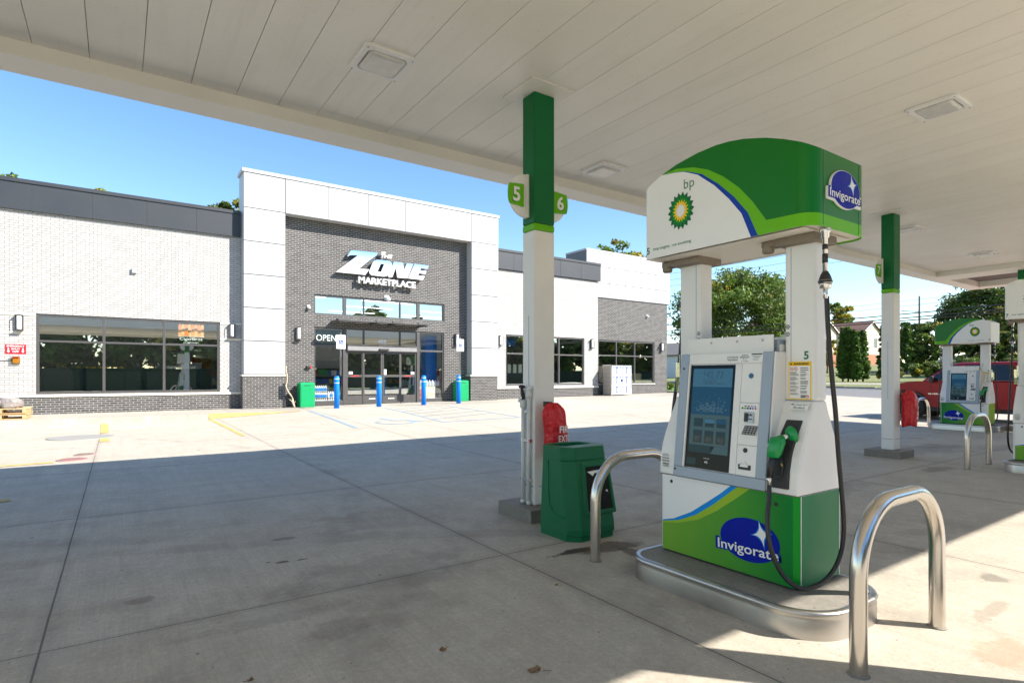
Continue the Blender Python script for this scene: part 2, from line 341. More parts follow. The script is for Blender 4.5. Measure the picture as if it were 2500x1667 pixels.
M_BEZEL=mat("blue grey bezel",(.30,.345,.40),.4,.2,noise=.05,nscale=3)
M_WOOD=mat("pallet wood",(.50,.33,.16),.8,noise=.2,nscale=12)
M_BRANCH=mat("driftwood",(.50,.41,.28),.8,noise=.2,nscale=15,bump=.5)
M_STONE=mat("cast stone",(.62,.58,.50),.8,noise=.06,bump=.2)
M_LAMPG=mat("frosted lamp glass",(.82,.82,.80),.3,noise=.02)
M_LENS=mat("prismatic lamp lens",(.62,.61,.57),.12,noise=.12,nscale=14,bump=.35,bscale=45)
def glass_mat(name,tint=(.62,.68,.66),base=.10,rough=.0):
    m=bpy.data.materials.new(name); m.use_nodes=True; N=NT(m); m.node_tree.nodes.remove(m.node_tree.nodes["Principled BSDF"])
    out=m.node_tree.nodes["Material Output"]; tr=N.n("ShaderNodeBsdfTransparent"); tr.inputs[0].default_value=(*tint,1)
    gl=N.n("ShaderNodeBsdfGlossy"); gl.inputs['Roughness'].default_value=rough; gl.inputs[0].default_value=(.95,1,.98,1)
    g_=N.n('ShaderNodeNewGeometry'); dt=N.n('ShaderNodeVectorMath',operation='DOT_PRODUCT'); N.L(g_.outputs['Incoming'],dt.inputs[0]); N.L(g_.outputs['Normal'],dt.inputs[1]); fr_=N.math('ADD',N.math('MULTIPLY',N.math('POWER',N.math('SUBTRACT',1,N.math('ABSOLUTE',dt.outputs['Value'])),5),.96),.04); mx=N.n("ShaderNodeMixShader")
    P=N.n("ShaderNodeNewGeometry").outputs['Position']
    bp=N.n("ShaderNodeBump"); bp.inputs['Strength'].default_value=.05; bp.inputs['Distance'].default_value=.01; N.L(N.noise(P,1.2,1,.4),bp.inputs['Height']); N.L(bp.outputs[0],gl.inputs['Normal'])
    N.L(N.math('ADD',N.math('MULTIPLY',fr_,1.8),base,clamp=True),mx.inputs[0]); N.L(tr.outputs[0],mx.inputs[1]); N.L(gl.outputs[0],mx.inputs[2]); N.L(mx.outputs[0],out.inputs[0]); return m
M_GLASS=glass_mat("shop window glass",(.50,.55,.53),.42); M_GLASS2=glass_mat("clear entrance glass",(.93,.95,.94),.07)
M_CGLASS=glass_mat("truck window glass",(.10,.13,.13),.08)
M_ACRYL=glass_mat("clear acrylic",(.86,.88,.87),.04)
def leaf_mat(name,c,c2,trans=.35):
    m,N,b=newmat(name); g=N.n("ShaderNodeNewGeometry")
    col=N.mix(g.outputs['Random Per Island'],c,c2); N.L(col,b.inputs['Base Color']); b.inputs['Roughness'].default_value=.55; b.inputs['Specular IOR Level'].default_value=.3
    t=N.n("ShaderNodeBsdfTranslucent"); N.L(col,t.inputs[0]); mx=N.n("ShaderNodeMixShader"); mx.inputs[0].default_value=trans
    out=m.node_tree.nodes["Material Output"]; N.L(b.outputs[0],mx.inputs[1]); N.L(t.outputs[0],mx.inputs[2]); N.L(mx.outputs[0],out.inputs[0]); return m
L_GREEN=leaf_mat("leaf green",(.085,.155,.02),(.15,.22,.035)); L_DARK=leaf_mat("leaf dark",(.05,.085,.014),(.09,.125,.024)); L_OLIVE=leaf_mat("leaf olive",(.21,.20,.04),(.28,.24,.06))
L_YEL=leaf_mat("leaf yellow",(.46,.35,.03),(.32,.30,.04)); L_ORG=leaf_mat("leaf orange",(.38,.20,.03),(.32,.25,.05)); L_CON=leaf_mat("conifer spray",(.06,.15,.02),(.13,.23,.035),.3); L_BRIGHT=leaf_mat("leaf bright",(.13,.20,.03),(.18,.24,.05))
M_BARK=mat("bark",(.10,.075,.055),.9,noise=.25,nscale=9,bump=.6,bscale=25)
# ================================================================== GROUND
def sheet(name,xs,ys,zf,m,kind='structure',mask=None):
    mb=MB(); nx,ny=len(xs),len(ys); mb.v=[(x,y,zf(x,y)) for y in ys for x in xs]
    for j in range(ny-1):
        for i in range(nx-1):
            if mask and not mask((xs[i]+xs[i+1])/2,(ys[j]+ys[j+1])/2): continue
            mb.f.append((j*nx+i,j*nx+i+1,(j+1)*nx+i+1,(j+1)*nx+i)); mb.m.append(0); mb.sm.append(True)
    return mb.build(name,m,kind=kind,fixn=False)
def fr(a,b,s): 
    n=max(1,round((b-a)/s)); return [a+(b-a)*i/n for i in range(n+1)]
gx=[-900,-400,-150]+fr(-60,27,6)+fr(28,62,2)+fr(66,120,4)+[140,160,220,400,900]
gy=[-900,-400,-150]+fr(-60,60,4)+fr(66,130,8)+[200,400,900]
sheet("ground",gx,gy,lambda x,y:gz(x,y)-.12-(0 if x>30 else .25),M_GRASS)
sheet("forecourt",fr(-40,-8,2)+fr(-7.5,31,.5),fr(-16,-2,2)+fr(-1.5,8,.5)+fr(8.25,20.75,.25),gz,M_CONC)
sheet("side_driveway",fr(26.9,31,.5),fr(20.75,60,1),lambda x,y:gz(x,y)-.002,M_WALK)
sheet("street",fr(31,42,1),fr(-60,140,2),lambda x,y:gz(x,y)-.004,M_ASPH)
mb=MB()
for x0,x1,h in ((42,42.18,.13),):
    for y in fr(-60,138,2): mb.box(x0,y,gz(x0,y)-.2,x1,y+2,gz(x0,y)+h)
mb.build("street_kerb",M_WALK,kind='structure')
sheet("sidewalk_far",fr(46.6,48.6,1),fr(-60,140,2),lambda x,y:gz(x,y)+.02,M_WALK)
sheet("verge",[42.18,44.4,46.6],fr(-60,140,2),lambda x,y:gz(x,y)+.03+.0*(x),M_GRASS)
# raised walk along the shop front, kerb on the left, flush at the door
YK=lambda x:20.3
mb=MB(); xs=fr(-14,27,.5)
def walk_edge_z(x): return zs(x) if x<2.3 else max(gz(x,19.6)+.004,zs(x)-.02) if x>4 else zs(x)+(max(gz(x,19.6)+.004,zs(x)-.02)-zs(x))*smooth(2.3,4,x)
for a,b in zip(xs,xs[1:]):
    mb.poly([(a,19.75,walk_edge_z(a)),(b,19.75,walk_edge_z(b)),(b,20.3,zs(b)),(a,20.3,zs(a))],0,True)
    mb.poly([(a,20.3,zs(a)),(b,20.3,zs(b)),(b,22.75,zs(b)),(a,22.75,zs(a))],0,True)
    mb.poly([(a,19.72,gz(a,19.7)-.1),(b,19.72,gz(b,19.7)-.1),(b,19.75,walk_edge_z(b)),(a,19.75,walk_edge_z(a))],0,True)
mb.build("shop_walk",M_WALK,kind='structure',fixn=False)
# painted lines
def stripe(name,pts,w,m,zf=gz,dz=.006,n=24):
    mb=MB()
    for (x0,y0),(x1,y1) in zip(pts,pts[1:]):
        d=Vector((x1-x0,y1-y0,0)); L=d.length; d.normalize(); k=max(1,int(L/.4)); p=Vector((-d.y,d.x,0))*w/2
        for i in range(k):
            a=Vector((x0,y0,0))+d*(L*i/k); b=Vector((x0,y0,0))+d*(L*(i+1)/k)
            mb.poly([(q.x,q.y,zf(q.x,q.y)+dz) for q in (a-p,b-p,b+p,a+p)],0,True)
    return mb
stripe("",[(-.31,19.6),(-.26,16.6)],.17,M_YPAINT).add(stripe("",[(-.25,15.7),(-.23,14.6)],.17,M_YPAINT)).add(stripe("",[(2.3,19.6),(2.35,14.2)],.10,M_YPAINT)).add(stripe("",[(-9,11.0),(-.85,11.75)],.15,M_YPAINT)).add(stripe("",[(-3.4,7.9),(-1.0,8.55)],.16,M_YPAINT)).build("yellow_parking_lines",M_YPAINT,kind='structure',fixn=False)
mb=MB()
for a,b in zip(fr(2.3,5.0,.15),fr(2.3,5.0,.15)[1:]):
    mb.poly([(a,19.715,gz(a,19.7)+.01),(b,19.715,gz(b,19.7)+.01),(b,19.745,walk_edge_z(b)+.004),(a,19.745,walk_edge_z(a)+.004)],0)
    mb.poly([(a,19.745,walk_edge_z(a)+.004),(b,19.745,walk_edge_z(b)+.004),(b,19.9,walk_edge_z(b)+.01),(a,19.9,walk_edge_z(a)+.01)],0)
mb.build("yellow_kerb_paint",M_YPAINT,kind='structure',fixn=False)
bl=stripe("",[(5.25,19.6),(4.9,14.0)],.09,M_BPAINT).add(stripe("",[(7.9,19.6),(7.42,14.2)],.075,M_BPAINT)).add(stripe("",[(10.4,19.6),(10.2,14.4)],.075,M_BPAINT)).add(stripe("",[(7.42,14.2),(10.2,14.4)],.1,M_BPAINT))
for k in range(5): bl.add(stripe("",[(7.55+.05*k,15.0+k*.9),(10.25,16.0+k*.9)],.06,M_BPAINT))
# wheelchair mark
cx,cy=6.25,15.0
bl.add(stripe("",[(cx+.5*math.cos(a),cy-.25+.5*math.sin(a)) for a in [R(d) for d in range(120,400,20)]],.09,M_BPAINT)).add(stripe("",[(cx,cy+.9),(cx+.1,cy+.1),(cx+.5,cy+.05),(cx+.75,cy-.5)],.13,M_BPAINT))
bl.build("blue_parking_lines",M_BPAINT,kind='structure',fixn=False)
# manholes and patch
def disc(c,r,rx,m,name,label,rim=None,seg=40):
    mb=MB(); z=gz(*c)
    mb.lathe((c[0],c[1],z-.05),[(r*rx,0),(r*rx,.058),(r*rx*.94,.062)],seg,0)
    if rim:
        for k in range(-4,5):
            w=math.sqrt(max(0,1-(k/5)**2))*r*rx*.8; mb.box(c[0]-w,c[1]+k*r*.17-.01,z+.01,c[0]+w,c[1]+k*r*.17+.01,z+.018,0)
        o=mb.build(name,m); mb2=MB().lathe((c[0],c[1],z-.04),[(r*rx*1.1,0),(r*rx*1.1,.046),(r*rx*1.02,.05)],seg,0); 
        rr=mb2.build("rim",mat(name+" rim",rim,.8,noise=.1),o)
    else: o=mb.build(name,m)
    tag(o,label,'manhole cover'); return o
disc((-.66,15.8),.62,1,mat("patch concrete",(.27,.26,.24),.85,noise=.1),"manhole_cover","large grey round cover crossing the yellow dashed line near the shop walk")
disc((-.62,11.95),.20,1,mat("rusty red cover",(.28,.15,.14),.7,noise=.2),"manhole_cover","dull red painted round cover at the end of the yellow line",(.34,.20,.18))
disc((-.48,12.55),.15,1,mat("brown iron",(.19,.15,.12),.7,noise=.2),"manhole_cover","small plain brown cover lying just behind the red cover",(.24,.2,.16))
# fallen leaves
def leaf(x,y,s,col,rz,label):
    mb=MB(); pts=[]
    for k in range(14):
        a=2*PI*k/14; r_=s*(1 if k%2 else .72)*(1+.25*math.cos(a)); pts.append((x+r_*math.cos(a+rz)*1.1,y+r_*math.sin(a+rz)*.8,gz(x,y)+.006+.006*math.sin(3*a)))
    mb.poly(pts,0); mb.tube([(x-s*math.cos(rz),y-s*math.sin(rz),.006),(x-2.2*s*math.cos(rz),y-2.2*s*math.sin(rz),.012)],.0015,5,0)
    tag(mb.build("fallen_leaf",col,org=(x,y,0)),label,'leaf',group='dry leaves on the forecourt')
LB=mat("dry leaf",(.22,.12,.05),.8,noise=.3,nscale=40); LY=mat("amber leaf",(.40,.22,.05),.8,noise=.3,nscale=40)
leaf(1.64,2.19,.035,LB,2.2,"largest brown dry leaf with a stalk, nearest to the camera on the concrete")
leaf(1.37,2.62,.022,LB,1.0,"small brown dry leaf lying on bare concrete beyond the largest leaf")
leaf(.50,2.86,.016,LB,.4,"curled dark brown leaf alone near the left slab joint")
leaf(2.42,3.0,.012,LY,.4,"tiny amber leaf fleck on concrete in front of the green waste bin")

# ================================================================== CANOPY
cz=4.22; fz=4.09; CX0,CX1=-10.0,22.0; CY0,CY1=-2.0,6.71
can=thing("fuel_canopy","long white flat canopy over the fuel pumps with panelled underside","canopy",(6,2.3,4.09))
mb=MB(); x=2.16
js=[2.162+.395*k for k in range(-31,42)]
for a,b in zip(js,js[1:]):
    a2,b2=max(a,CX0+.38),min(b,18.35)
    if b2-a2<.05: continue
    mb.box(a2+.0025,CY0+.38,cz,b2-.0025,6.33,cz+.04)
for a,b in zip(js,js[1:]):
    a2,b2=max(a,19.25),min(b,21.5)
    if b2-a2<.05: continue
    mb.box(a2+.0025,CY0+.38,cz,b2-.0025,6.33,cz+.04)
mb.build("soffit_panels",M_SOFP,can)
MB().box(CX0+.1,CY0+.1,cz+.045,CX1-.1,CY1-.1,cz+.5).build("roof_deck",M_JOINT,can)
mb=MB()
mb.box(CX0,6.33,fz,CX1,CY1,5.0); mb.box(CX0,CY0,fz,CX1,CY0+.38,5.0); mb.box(CX0,CY0+.382,fz,CX0+.38,6.328,5.0); mb.box(21.5,CY0+.382,fz,CX1,6.328,5.0)
mb.box(18.35,CY0+.382,fz,19.25,6.328,cz+.12)
mb.build("fascia",M_SOFFIT,can,bevel=.006)
mb=MB(); mb.box(CX0-.004,CY0-.004,4.55,CX1+.004,CY0-.002,5.0); mb.box(CX0-.004,CY1+.002,4.55,CX1+.004,CY1+.004,5.0)
mb.build("fascia_band",M_GREEN2,can)
# ceiling lights
def ceil_light(x,y,label,first=[None]):
    if first[0] is None:
        t=thing("ceiling_light",label,"ceiling light",(x,y,cz),group="square lamps under the canopy")
        a=.235; mb=MB()
        def rr(h,z,r=.05):
            pts=[]
            for cx,cy,a0 in ((h-r,h-r,0),(-h+r,h-r,90),(-h+r,-h+r,180),(h-r,-h+r,270)):
                for d in range(0,91,15): pts.append((x+cx+r*math.cos(R(a0+d)),y+cy+r*math.sin(R(a0+d)),z))
            return pts
        mb.sweep([rr(a,cz-.001),rr(a,cz-.022),rr(a-.012,cz-.03),rr(a-.05,cz-.03),rr(a-.065,cz-.012)],0,caps=False,sm=False)
        mb.build("frame",M_WHITE,t)
        mb=MB().sweep([rr(a-.062,cz-.010),rr(a-.075,cz-.038,.04),rr(a-.10,cz-.048,.03)],0); mb.build("lens",M_LENS,t)
        mb=MB()
        for q in (-1,1):
            for p in (-1,1): mb.lathe((x+q*.205,y+p*.205,cz-.033),[(.006,0),(.006,.006)],8,0)
        mb.build("screws",M_JOINT,t)
        first[0]=t; return t
    c=copy_tree(first[0]); c.location=(x,y,cz); c['label']=label; return c
ceil_light(1.955,4.91,"square ceiling lamp nearest the sky edge, alone between pale panels at upper left")
ceil_light(5.47,5.76,"square ceiling lamp just right of the number 5 column near the canopy edge")
ceil_light(7.1,2.43,"square ceiling lamp above and right of the arched pump sign")
ceil_light(12.42,4.76,"square ceiling lamp just beyond the column carrying number 7")
ceil_light(16.4,4.74,"farthest square ceiling lamp, near the inner corner of the canopy")
ceil_light(12.75,2.43,"square ceiling lamp cut by the right edge of the view")

# ================================================================== COLUMNS
def column(x,y,label,plate=True):     # x,y = corner nearest camera
    t=thing("canopy_column",label,"column",(x,y,0),group="canopy columns")
    w,d=.252,.20
    MB().box(x,y,.127,x+w,y+d,2.842).build("shaft",M_WHITE,t,bevel=.012)
    MB().box(x-.002,y-.002,2.844,x+w+.002,y+d+.002,2.912).build("lime_band",M_LIME,t,bevel=.012)
    MB().box(x-.001,y-.001,2.914,x+w+.001,y+d+.001,cz-.014).build("green_sleeve",M_GREEN,t,bevel=.012)
    mb=MB().box(x-.16,y-.16,0-.02,x+w+.15,y+d+.21,.127); mb.build("footing",M_FOOT,t,bevel=.01)
    mb=MB(); mb.box(x-.165,y-.19,cz-.012,x+w+.11,y+d+.11,cz-.002)
    for q in (-.1,.1): mb.lathe((x+.12+q,y-.1,cz-.016),[(.009,0),(.009,.006)],8,0)
    mb.build("collar_plate",M_SOFFIT,t)
    mb=MB(); mb.box(x+.04,y-.004,1.285,x+.185,y-.001,1.475)
    mb.build("cover_plate",M_WHITE,t,bevel=.001)
    mb=MB(); mb.box(x-.003,y+.09,1.0,x-.001,y+.093,2.0); mb.box(x+.055,y-.003,.31,x+w-.01,y-.001,.315); mb.box(x-.003,y+.01,.31,x-.001,y+d-.01,.315)
    mb.build("panel_joint",M_JOINT,t)
    return t
column(3.378,4.53,"white and green canopy column carrying numbers 5 and 6, behind the green waste bin")
column(11.0,4.42,"white and green canopy column carrying number 7, hung with a red bag")
column(18.85,4.55,"green and white canopy column at the right edge, mostly hidden by the number 7 pump sign")
column(3.58,.21,"unseen column added in front of the nearest pump island to cast a shadow band")  # out-of-view column added to throw the shadow band across the concrete
# number flags
def flag(num,x,y,z0,side,label):
    t=thing("pump_number_flag",label,"number sign",(x,y,z0),group="numbered flags on the columns")
    h=.43; mb=MB(); pts=[]
    for k in range(25):
        a=-PI/2+PI*k/24; pts.append((x+side*(.03+.20*math.cos(a)),y-.012,z0+h/2+h/2*math.sin(a)))
    mb.extr(pts,(0,.024,0)); mb.build("half_disc",M_DECW,t,bevel=.003)
    MB().box(x,y-.035,z0,x+side*.03,y+.035,z0+h).build("bracket",M_WHITE,t,bevel=.004)
    mb=MB(); pp=[(x+side*.06,y-.014,z0+.10),(x+side*.06,y-.014,z0+.325)]
    pp+=[(x+side*(.225+.025*math.cos(a)),y-.014,z0+.2125+.1*math.sin(a)) for a in [PI/2-PI*k/8 for k in range(9)]]
    mb.extr(pp,(0,-.012,0)); mb.build("number_panel",M_LIME,t,bevel=.003)
    text_mb(num,(x+side*.15,y-.0265,z0+.2125),(1,0,0),(0,0,1),h=.145,bold=.03,push=.002).build("number",M_DECW,t)
    text_mb(num,(x+side*.156,y-.0265,z0+.205),(1,0,0),(0,0,1),h=.145,bold=.03,push=.001).build("number_shadow",M_GREEN,t)
flag("5",3.376,4.645,2.975,-1,"green and white flag reading 5 on the left side of the nearest column")
flag("6",3.632,4.645,2.975,1,"green and white flag reading 6 on the right side of the nearest column")
flag("7",10.998,4.615,3.015,-1,"green and white flag reading 7 on the column with the hanging red bag")
# fire extinguisher bags
def bag(x,y,z0,z1,r,lines,label,seed):
    random.seed(seed); t=thing("fire_extinguisher_cover",label,"extinguisher bag",(x,y,z0),group="red extinguisher bags on the columns")
    mb=MB(); rings=[]; n=64; zz=[0,.015,.05,.10,.18,.26,.34,.42,.50,.58,.65,.72,.78,.83,.88,.92,.95,.975,1.0]; ra=[.84,.90,.94,.98,1.02,1.03,1.0,1.0,.98,.96,.94,.95,.96,.93,.86,.76,.62,.50,.36]
    ph=[random.uniform(0,6) for _ in range(8)]
    for q,(f,s) in enumerate(zip(zz,ra)):
        rg=[]; pl=.02+.10*max(0,(f-.62)/.38)
        for k in range(n):
            a=2*PI*k/n; w=1+.055*math.sin(3*a+ph[0]+3.2*f)+.035*math.sin(5*a+ph[1]-6*f)+pl*math.sin(9*a+ph[2]+1.5*f)+.5*pl*math.sin(14*a+ph[3]-2*f)+.025*math.sin(7*a+ph[4]+17*f)
            rg.append((x+r*s*w*math.cos(a)+.014*math.sin(5*f+ph[5])-.02*(f-.5),y+r*s*w*math.sin(a)*.75,z0+(z1-z0)*f+(.02*math.sin(2*a+ph[6]) if q<3 else 0)+(.012*math.sin(6*a+ph[7]) if q>15 else 0)))
        rings.append(rg)
    mb.sweep(rings,0); mb.build("vinyl_bag",M_RED,t)
    zc=z0+(z1-z0)*.43
    def fcurve(mb_):       # wrap lettering round the front of the bag
        for i,(a,b,c) in enumerate(mb_.v):
            u=(a-x)/r; ang=u*1.0-.12*0; rad=1.12; mb_.v[i]=(x+r*rad*math.sin(ang),y-r*rad*.74*math.cos(ang)-.004,c)
        return mb_
    for s,hh,dz,xo,w in lines:
        tm=text_mb(s,(x+xo,y,zc+dz),(1,0,0),(0,0,1),h=hh,w=w,bold=.018)
        fcurve(tm).build("lettering",M_DECW,t)
    mb=MB().tube([(x-.05,y+.07,z1+.005),(x-.03,y+.02,z1+.01),(x-.02,y,z1-.01)],.008,8,0); mb.box(x-.08,y+.03,z1-.03,x-.045,y+.09,z1+.02); mb.build("hook",M_BLKP,t)
bag(3.535,4.40,.60,1.13,.128,[("FIRE",.066,.057,.040,.135),("EXTG",.066,-.032,.038,.15)],"bright red vinyl bag marked FIRE EXT hanging behind the green waste bin",3)
bag(11.30,4.30,.53,1.15,.15,[("FIRE",.062,.06,.085,.12),("EGYX",.062,-.035,.07,.16),("KEEP",.04,-.11,.06,.17)],"red vinyl bag with white lettering hanging low on the number 7 column",5)
# hydrant-like standpipes on column 5
t=thing("standpipe","pair of white plastic pipes with valve fittings strapped to the nearest column","pipe",(3.34,4.63,.127))
mp=mat("white pvc",(.66,.67,.66),.45,noise=.06,bump=.1)
for py,top in ((4.585,1.22),(4.685,1.12)):
    mb=MB().tube([(3.352,py,.128),(3.352,py,top)],.019,12,0); mb.lathe((3.352,py,top-.04),[(.021,0),(.032,.01),(.032,.06),(.02,.085)],12,0); mb.lathe((3.352,py,.135),[(.028,0),(.026,.03)],12,0)
    mb.build("pipe",mp,t)
mb=MB().tube([(3.352,4.585,1.235),(3.352,4.585,1.275),(3.338,4.555,1.288)],[.028,.03,.022],12,0); mb.tube([(3.352,4.685,1.14),(3.325,4.72,1.165)],[.026,.02],12,0); mb.tube([(3.352,4.585,1.06),(3.34,4.63,1.04)],[.024,.02],12,0); mb.build("elbow",mp,t)
mb=MB().tube([(3.352,4.675,1.17),(3.35,4.69,1.22),(3.345,4.70,1.28)],[.016,.022,.012],10,0); mb.lathe((3.345,4.7,1.275),[(.012,0),(.034,.008),(.03,.03),(.01,.036)],10,0); mb.build("valve_handle",M_BLKP,t)
mb=MB()
for z in (.75,.36):
    mb.box(3.335,4.555,z,3.379,4.71,z+.025)
mb.build("strap",M_CHROME,t)

# ================================================================== ISLANDS, GUARDS
def rrect(x0,y0,x1,y1,r,z,n=8,rb=None):
    pts=[]; rf=r; rb=rb or r
    for cx,cy,a0 in ((x1-rb,y1-rb,0),(x0+rb,y1-rb,90),(x0+rf,y0+rf,180),(x1-rf,y0+rf,270)):
        r=rb if a0<180 else rf
        for k in range(n+1):
            a=R(a0+90*k/n); pts.append((cx+r*math.cos(a),cy+r*math.sin(a),z))
    return pts
def island(x0,y0,x1,y1,r,label):
    t=thing("pump_island",label,"pump island",((x0+x1)/2,(y0+y1)/2,0),group="steel edged pump islands")
    pr=[(0,-.02),(0,.105),(.004,.122),(-.006,.140),(.004,.150),(.018,.155),(.036,.151)]
    rings=[rrect(x0+a,y0+a,x1-a,y1-a,r-a,z,14,r*.66-a) for a,z in pr]
    MB().sweep(rings,0,caps=False).build("steel_skirt",M_STEEL2,t)
    MB().poly(rrect(x0+.03,y0+.03,x1-.03,y1-.03,r-.03,.1495,14,r*.66-.03)).build("concrete_top",M_FOOT,t)
    return t
island(2.95,1.51,3.78,2.90,.29,"steel edged concrete island under the nearest pump")
island(10.70,1.51,11.53,2.90,.29,"steel edged concrete island at the right edge under pump 7")
island(17.88,4.90,18.75,6.42,.29,"thin steel edged island under pump 9 beside the red truck")
def guard(xa,xb,y,top,label,rz=0,first=[None]):
    t=thing("pump_guard",label,"guard rail",((xa+xb)/2,y,0),group="bent steel pump guards")
    r_=.039; rad=.33; zt=top-r_; pts=[(xa,y,-.05),(xa,y,.2)]
    for k in range(0,13):
        a=PI-PI/2*k/12; pts.append((xa+rad+rad*math.cos(a),y,zt-rad+rad*math.sin(a)))
    for k in range(0,13):
        a=PI/2-PI/2*k/12; pts.append((xb-rad+rad*math.cos(a),y,zt-rad+rad*math.sin(a)))
    pts+=[(xb,y,.2),(xb,y,-.05)]
    MB().tube(pts,r_,24,0,caps=False).build("bent_pipe",M_STEEL,t)
    mb=MB()
    for xx in (xa,xb): mb.lathe((xx,y,.0),[(.05,0),(.046,.006),(.04,.008)],20,0)
    mb.build("base_grout",M_FOOT,t); return t
guard(2.865,3.775,1.30,.825,"brushed steel arch guard in the sunlight in front of the nearest pump")
guard(2.985,3.895,3.23,.815,"brushed steel arch guard between the green waste bin and the nearest pump")
guard(10.53,11.44,3.24,.83,"brushed steel arch guard before the pump cut off at the right edge")
guard(18.20,19.1,6.78,.80,"distant steel arch guard in front of the red truck door")

# ================================================================== WASTE BIN by column
t=thing("waste_bin","dark green moulded waste bin with open side beside the nearest column","waste bin",(3.40,3.90,0))
def oct_(x0,y0,x1,y1,c,z): return [(x0+c,y0,z),(x1-c,y0,z),(x1,y0+c,z),(x1,y1-c,z),(x1-c,y1,z),(x0+c,y1,z),(x0,y1-c,z),(x0,y0+c,z)]
BX0,BX1,BY0,BY1=3.125,3.675,3.64,4.19; c_=.09
lv=[(0.0,.012),(.045,.012),(.05,0),(.10,.0),(.665,.085),(.67,.092),(.676,.085),(.775,.098),(.785,.106)]
def bo(i,z,c=c_): return oct_(BX0+i*.12,BY0+i*1.15,BX1-i*.25,BY1-i*.25,c,z)
mb=MB().sweep([bo(i,z) for z,i in lv],0,caps=False,sm=False)
top=bo(.106,.785); ins=oct_(BX0+.10,BY0+.27,BX1-.10,BY1-.09,.03,.785); low=[(a,b,.70) for a,b,_ in ins]
mb.sweep([top,ins,low],0,caps=False,sm=False); mb.poly(low,0)
mb.build("bin_shell",M_BIN,t,bevel=.01)
# side opening (recess with dark inside) on the -Y face
def fy(z): return BY0+1.15*(.085*(z-.10)/.565)-.002
def fp(x,z,o=0): return (x,fy(z)-o,z)
ox0,ox1,oz0,oz1=3.29,3.60,.235,.625
mb=MB(); o_=[fp(ox0-.02,oz0-.02,.012),fp(ox1+.02,oz0-.02,.012),fp(ox1-.005,oz1+.02,.012),fp(ox0+.0,oz1+.02,.012)]; i_=[fp(ox0+.01,oz0+.01,.012),fp(ox1-.01,oz0+.01,.012),fp(ox1-.03,oz1-.01,.012),fp(ox0+.03,oz1-.01,.012)]
b_=[fp(ox0-.03,oz0-.03,0),fp(ox1+.03,oz0-.03,0),fp(ox1+.005,oz1+.03,0),fp(ox0-.01,oz1+.03,0)]
k_=[(a,b+.03,c) for a,b,c in i_]
mb.sweep([b_,o_,i_,k_],0,caps=False,sm=False); mb.build("opening_frame",M_BIN,t,bevel=.006)
mb=MB(); q_=[(a,b+.009,c) for a,b,c in i_]; mb.poly(q_,0); mb.build("dark_opening",mat("bin inside",(.006,.008,.007),.9,noise=0),t)
mb=MB(); mb.poly([fp(3.335,.575,.006),fp(3.50,.585,.008),fp(3.46,.555,.011),fp(3.42,.56,.008),fp(3.39,.535,.012),fp(3.36,.56,.008)]); mb.poly([fp(3.52,.40,.006),fp(3.545,.41,.007),fp(3.55,.385,.008)]); mb.build("paper_towel",M_DECW,t)
# raised panel on the -X face
def fx(z): return BX0+.12*(.085*(z-.10)/.565)-.002
mb=MB(); path=[(.66,4.00),(.40,3.99),(.27,3.97),(.215,3.92),(.20,3.84),(.195,3.76)]
mb.tube([(fx(z),y+.0,z) for z,y in path],.006,8,0); mb.build("side_rib",M_BIN,t)
# ================================================================== FUEL DISPENSERS
XC,YC=3.495,2.315
TOP=[(2.923,2.72),(2.911,2.735),(2.87,2.765),(2.841,2.781),(2.754,2.818),(2.616,2.856),(2.443,2.880),(2.3,2.884),(2.206,2.876),(2.1,2.857),(1.958,2.815),(1.85,2.771),(1.737,2.716),(1.678,2.682)]
WB=[(2.754,2.820),(2.616,2.801),(2.554,2.787),(2.443,2.735),(2.314,2.63),(2.206,2.515),(2.118,2.402),(2.054,2.245)]
BL=[(2.754,2.8205),(2.616,2.803),(2.545,2.7885),(2.41,2.731),(2.282,2.630),(2.169,2.518),(2.075,2.399),(2.008,2.245)]
LG=[(2.754,2.821),(2.616,2.826),(2.477,2.795),(2.361,2.745),(2.244,2.666),(2.132,2.565),(2.04,2.454),(1.953,2.325),(1.68,2.318)]
SB=2.245
CWB=[(2.83,.360),(2.698,.397),(2.552,.469),(2.414,.566),(2.314,.639),(2.241,.699),(2.20,.73)]
CBL=[(2.83,.352),(2.652,.395),(2.509,.460),(2.374,.553),(2.256,.648),(2.185,.705),(2.15,.73)]
CLG=[(2.83,.343),(2.663,.372),(2.498,.427),(2.353,.512),(2.218,.612),(2.105,.70),(2.07,.73)]
def tabY(tab,y): return lerp_tab(sorted(tab),y)
def helios(c,rt,up,rx,rz,mb,mats=(0,1,2,3)):
    c=Vector(c); rt=Vector(rt); up=Vector(up); nrm=rt.cross(up); n=18
    def pt(r_,a,d): return c+rt*(r_*rx*math.cos(a))+up*(r_*rz*math.sin(a))+nrm*d
    for ring,(ri,rm,ro,wd,d,mi) in enumerate(((.42,.80,1.0,1.0,.0020,0),(.36,.60,.80,1.0,.0026,1),(.24,.42,.60,1.0,.0032,2),(.0,.25,.40,1.0,.0038,3))):
        for k in range(n):
            a=2*PI*(k+.5*(ring%2))/n; hw=PI/n*wd
            mb.poly([pt(ri,a,d),pt(rm,a-hw,d),pt(ro,a,d),pt(rm,a+hw,d)],mi)
        if ring==3: mb.poly([pt(.27,2*PI*k/24,d+.0003) for k in range(24)],3)
        else: mb.poly([pt(rm*.93,2*PI*k/36,d-.0003) for k in range(36)],mi)
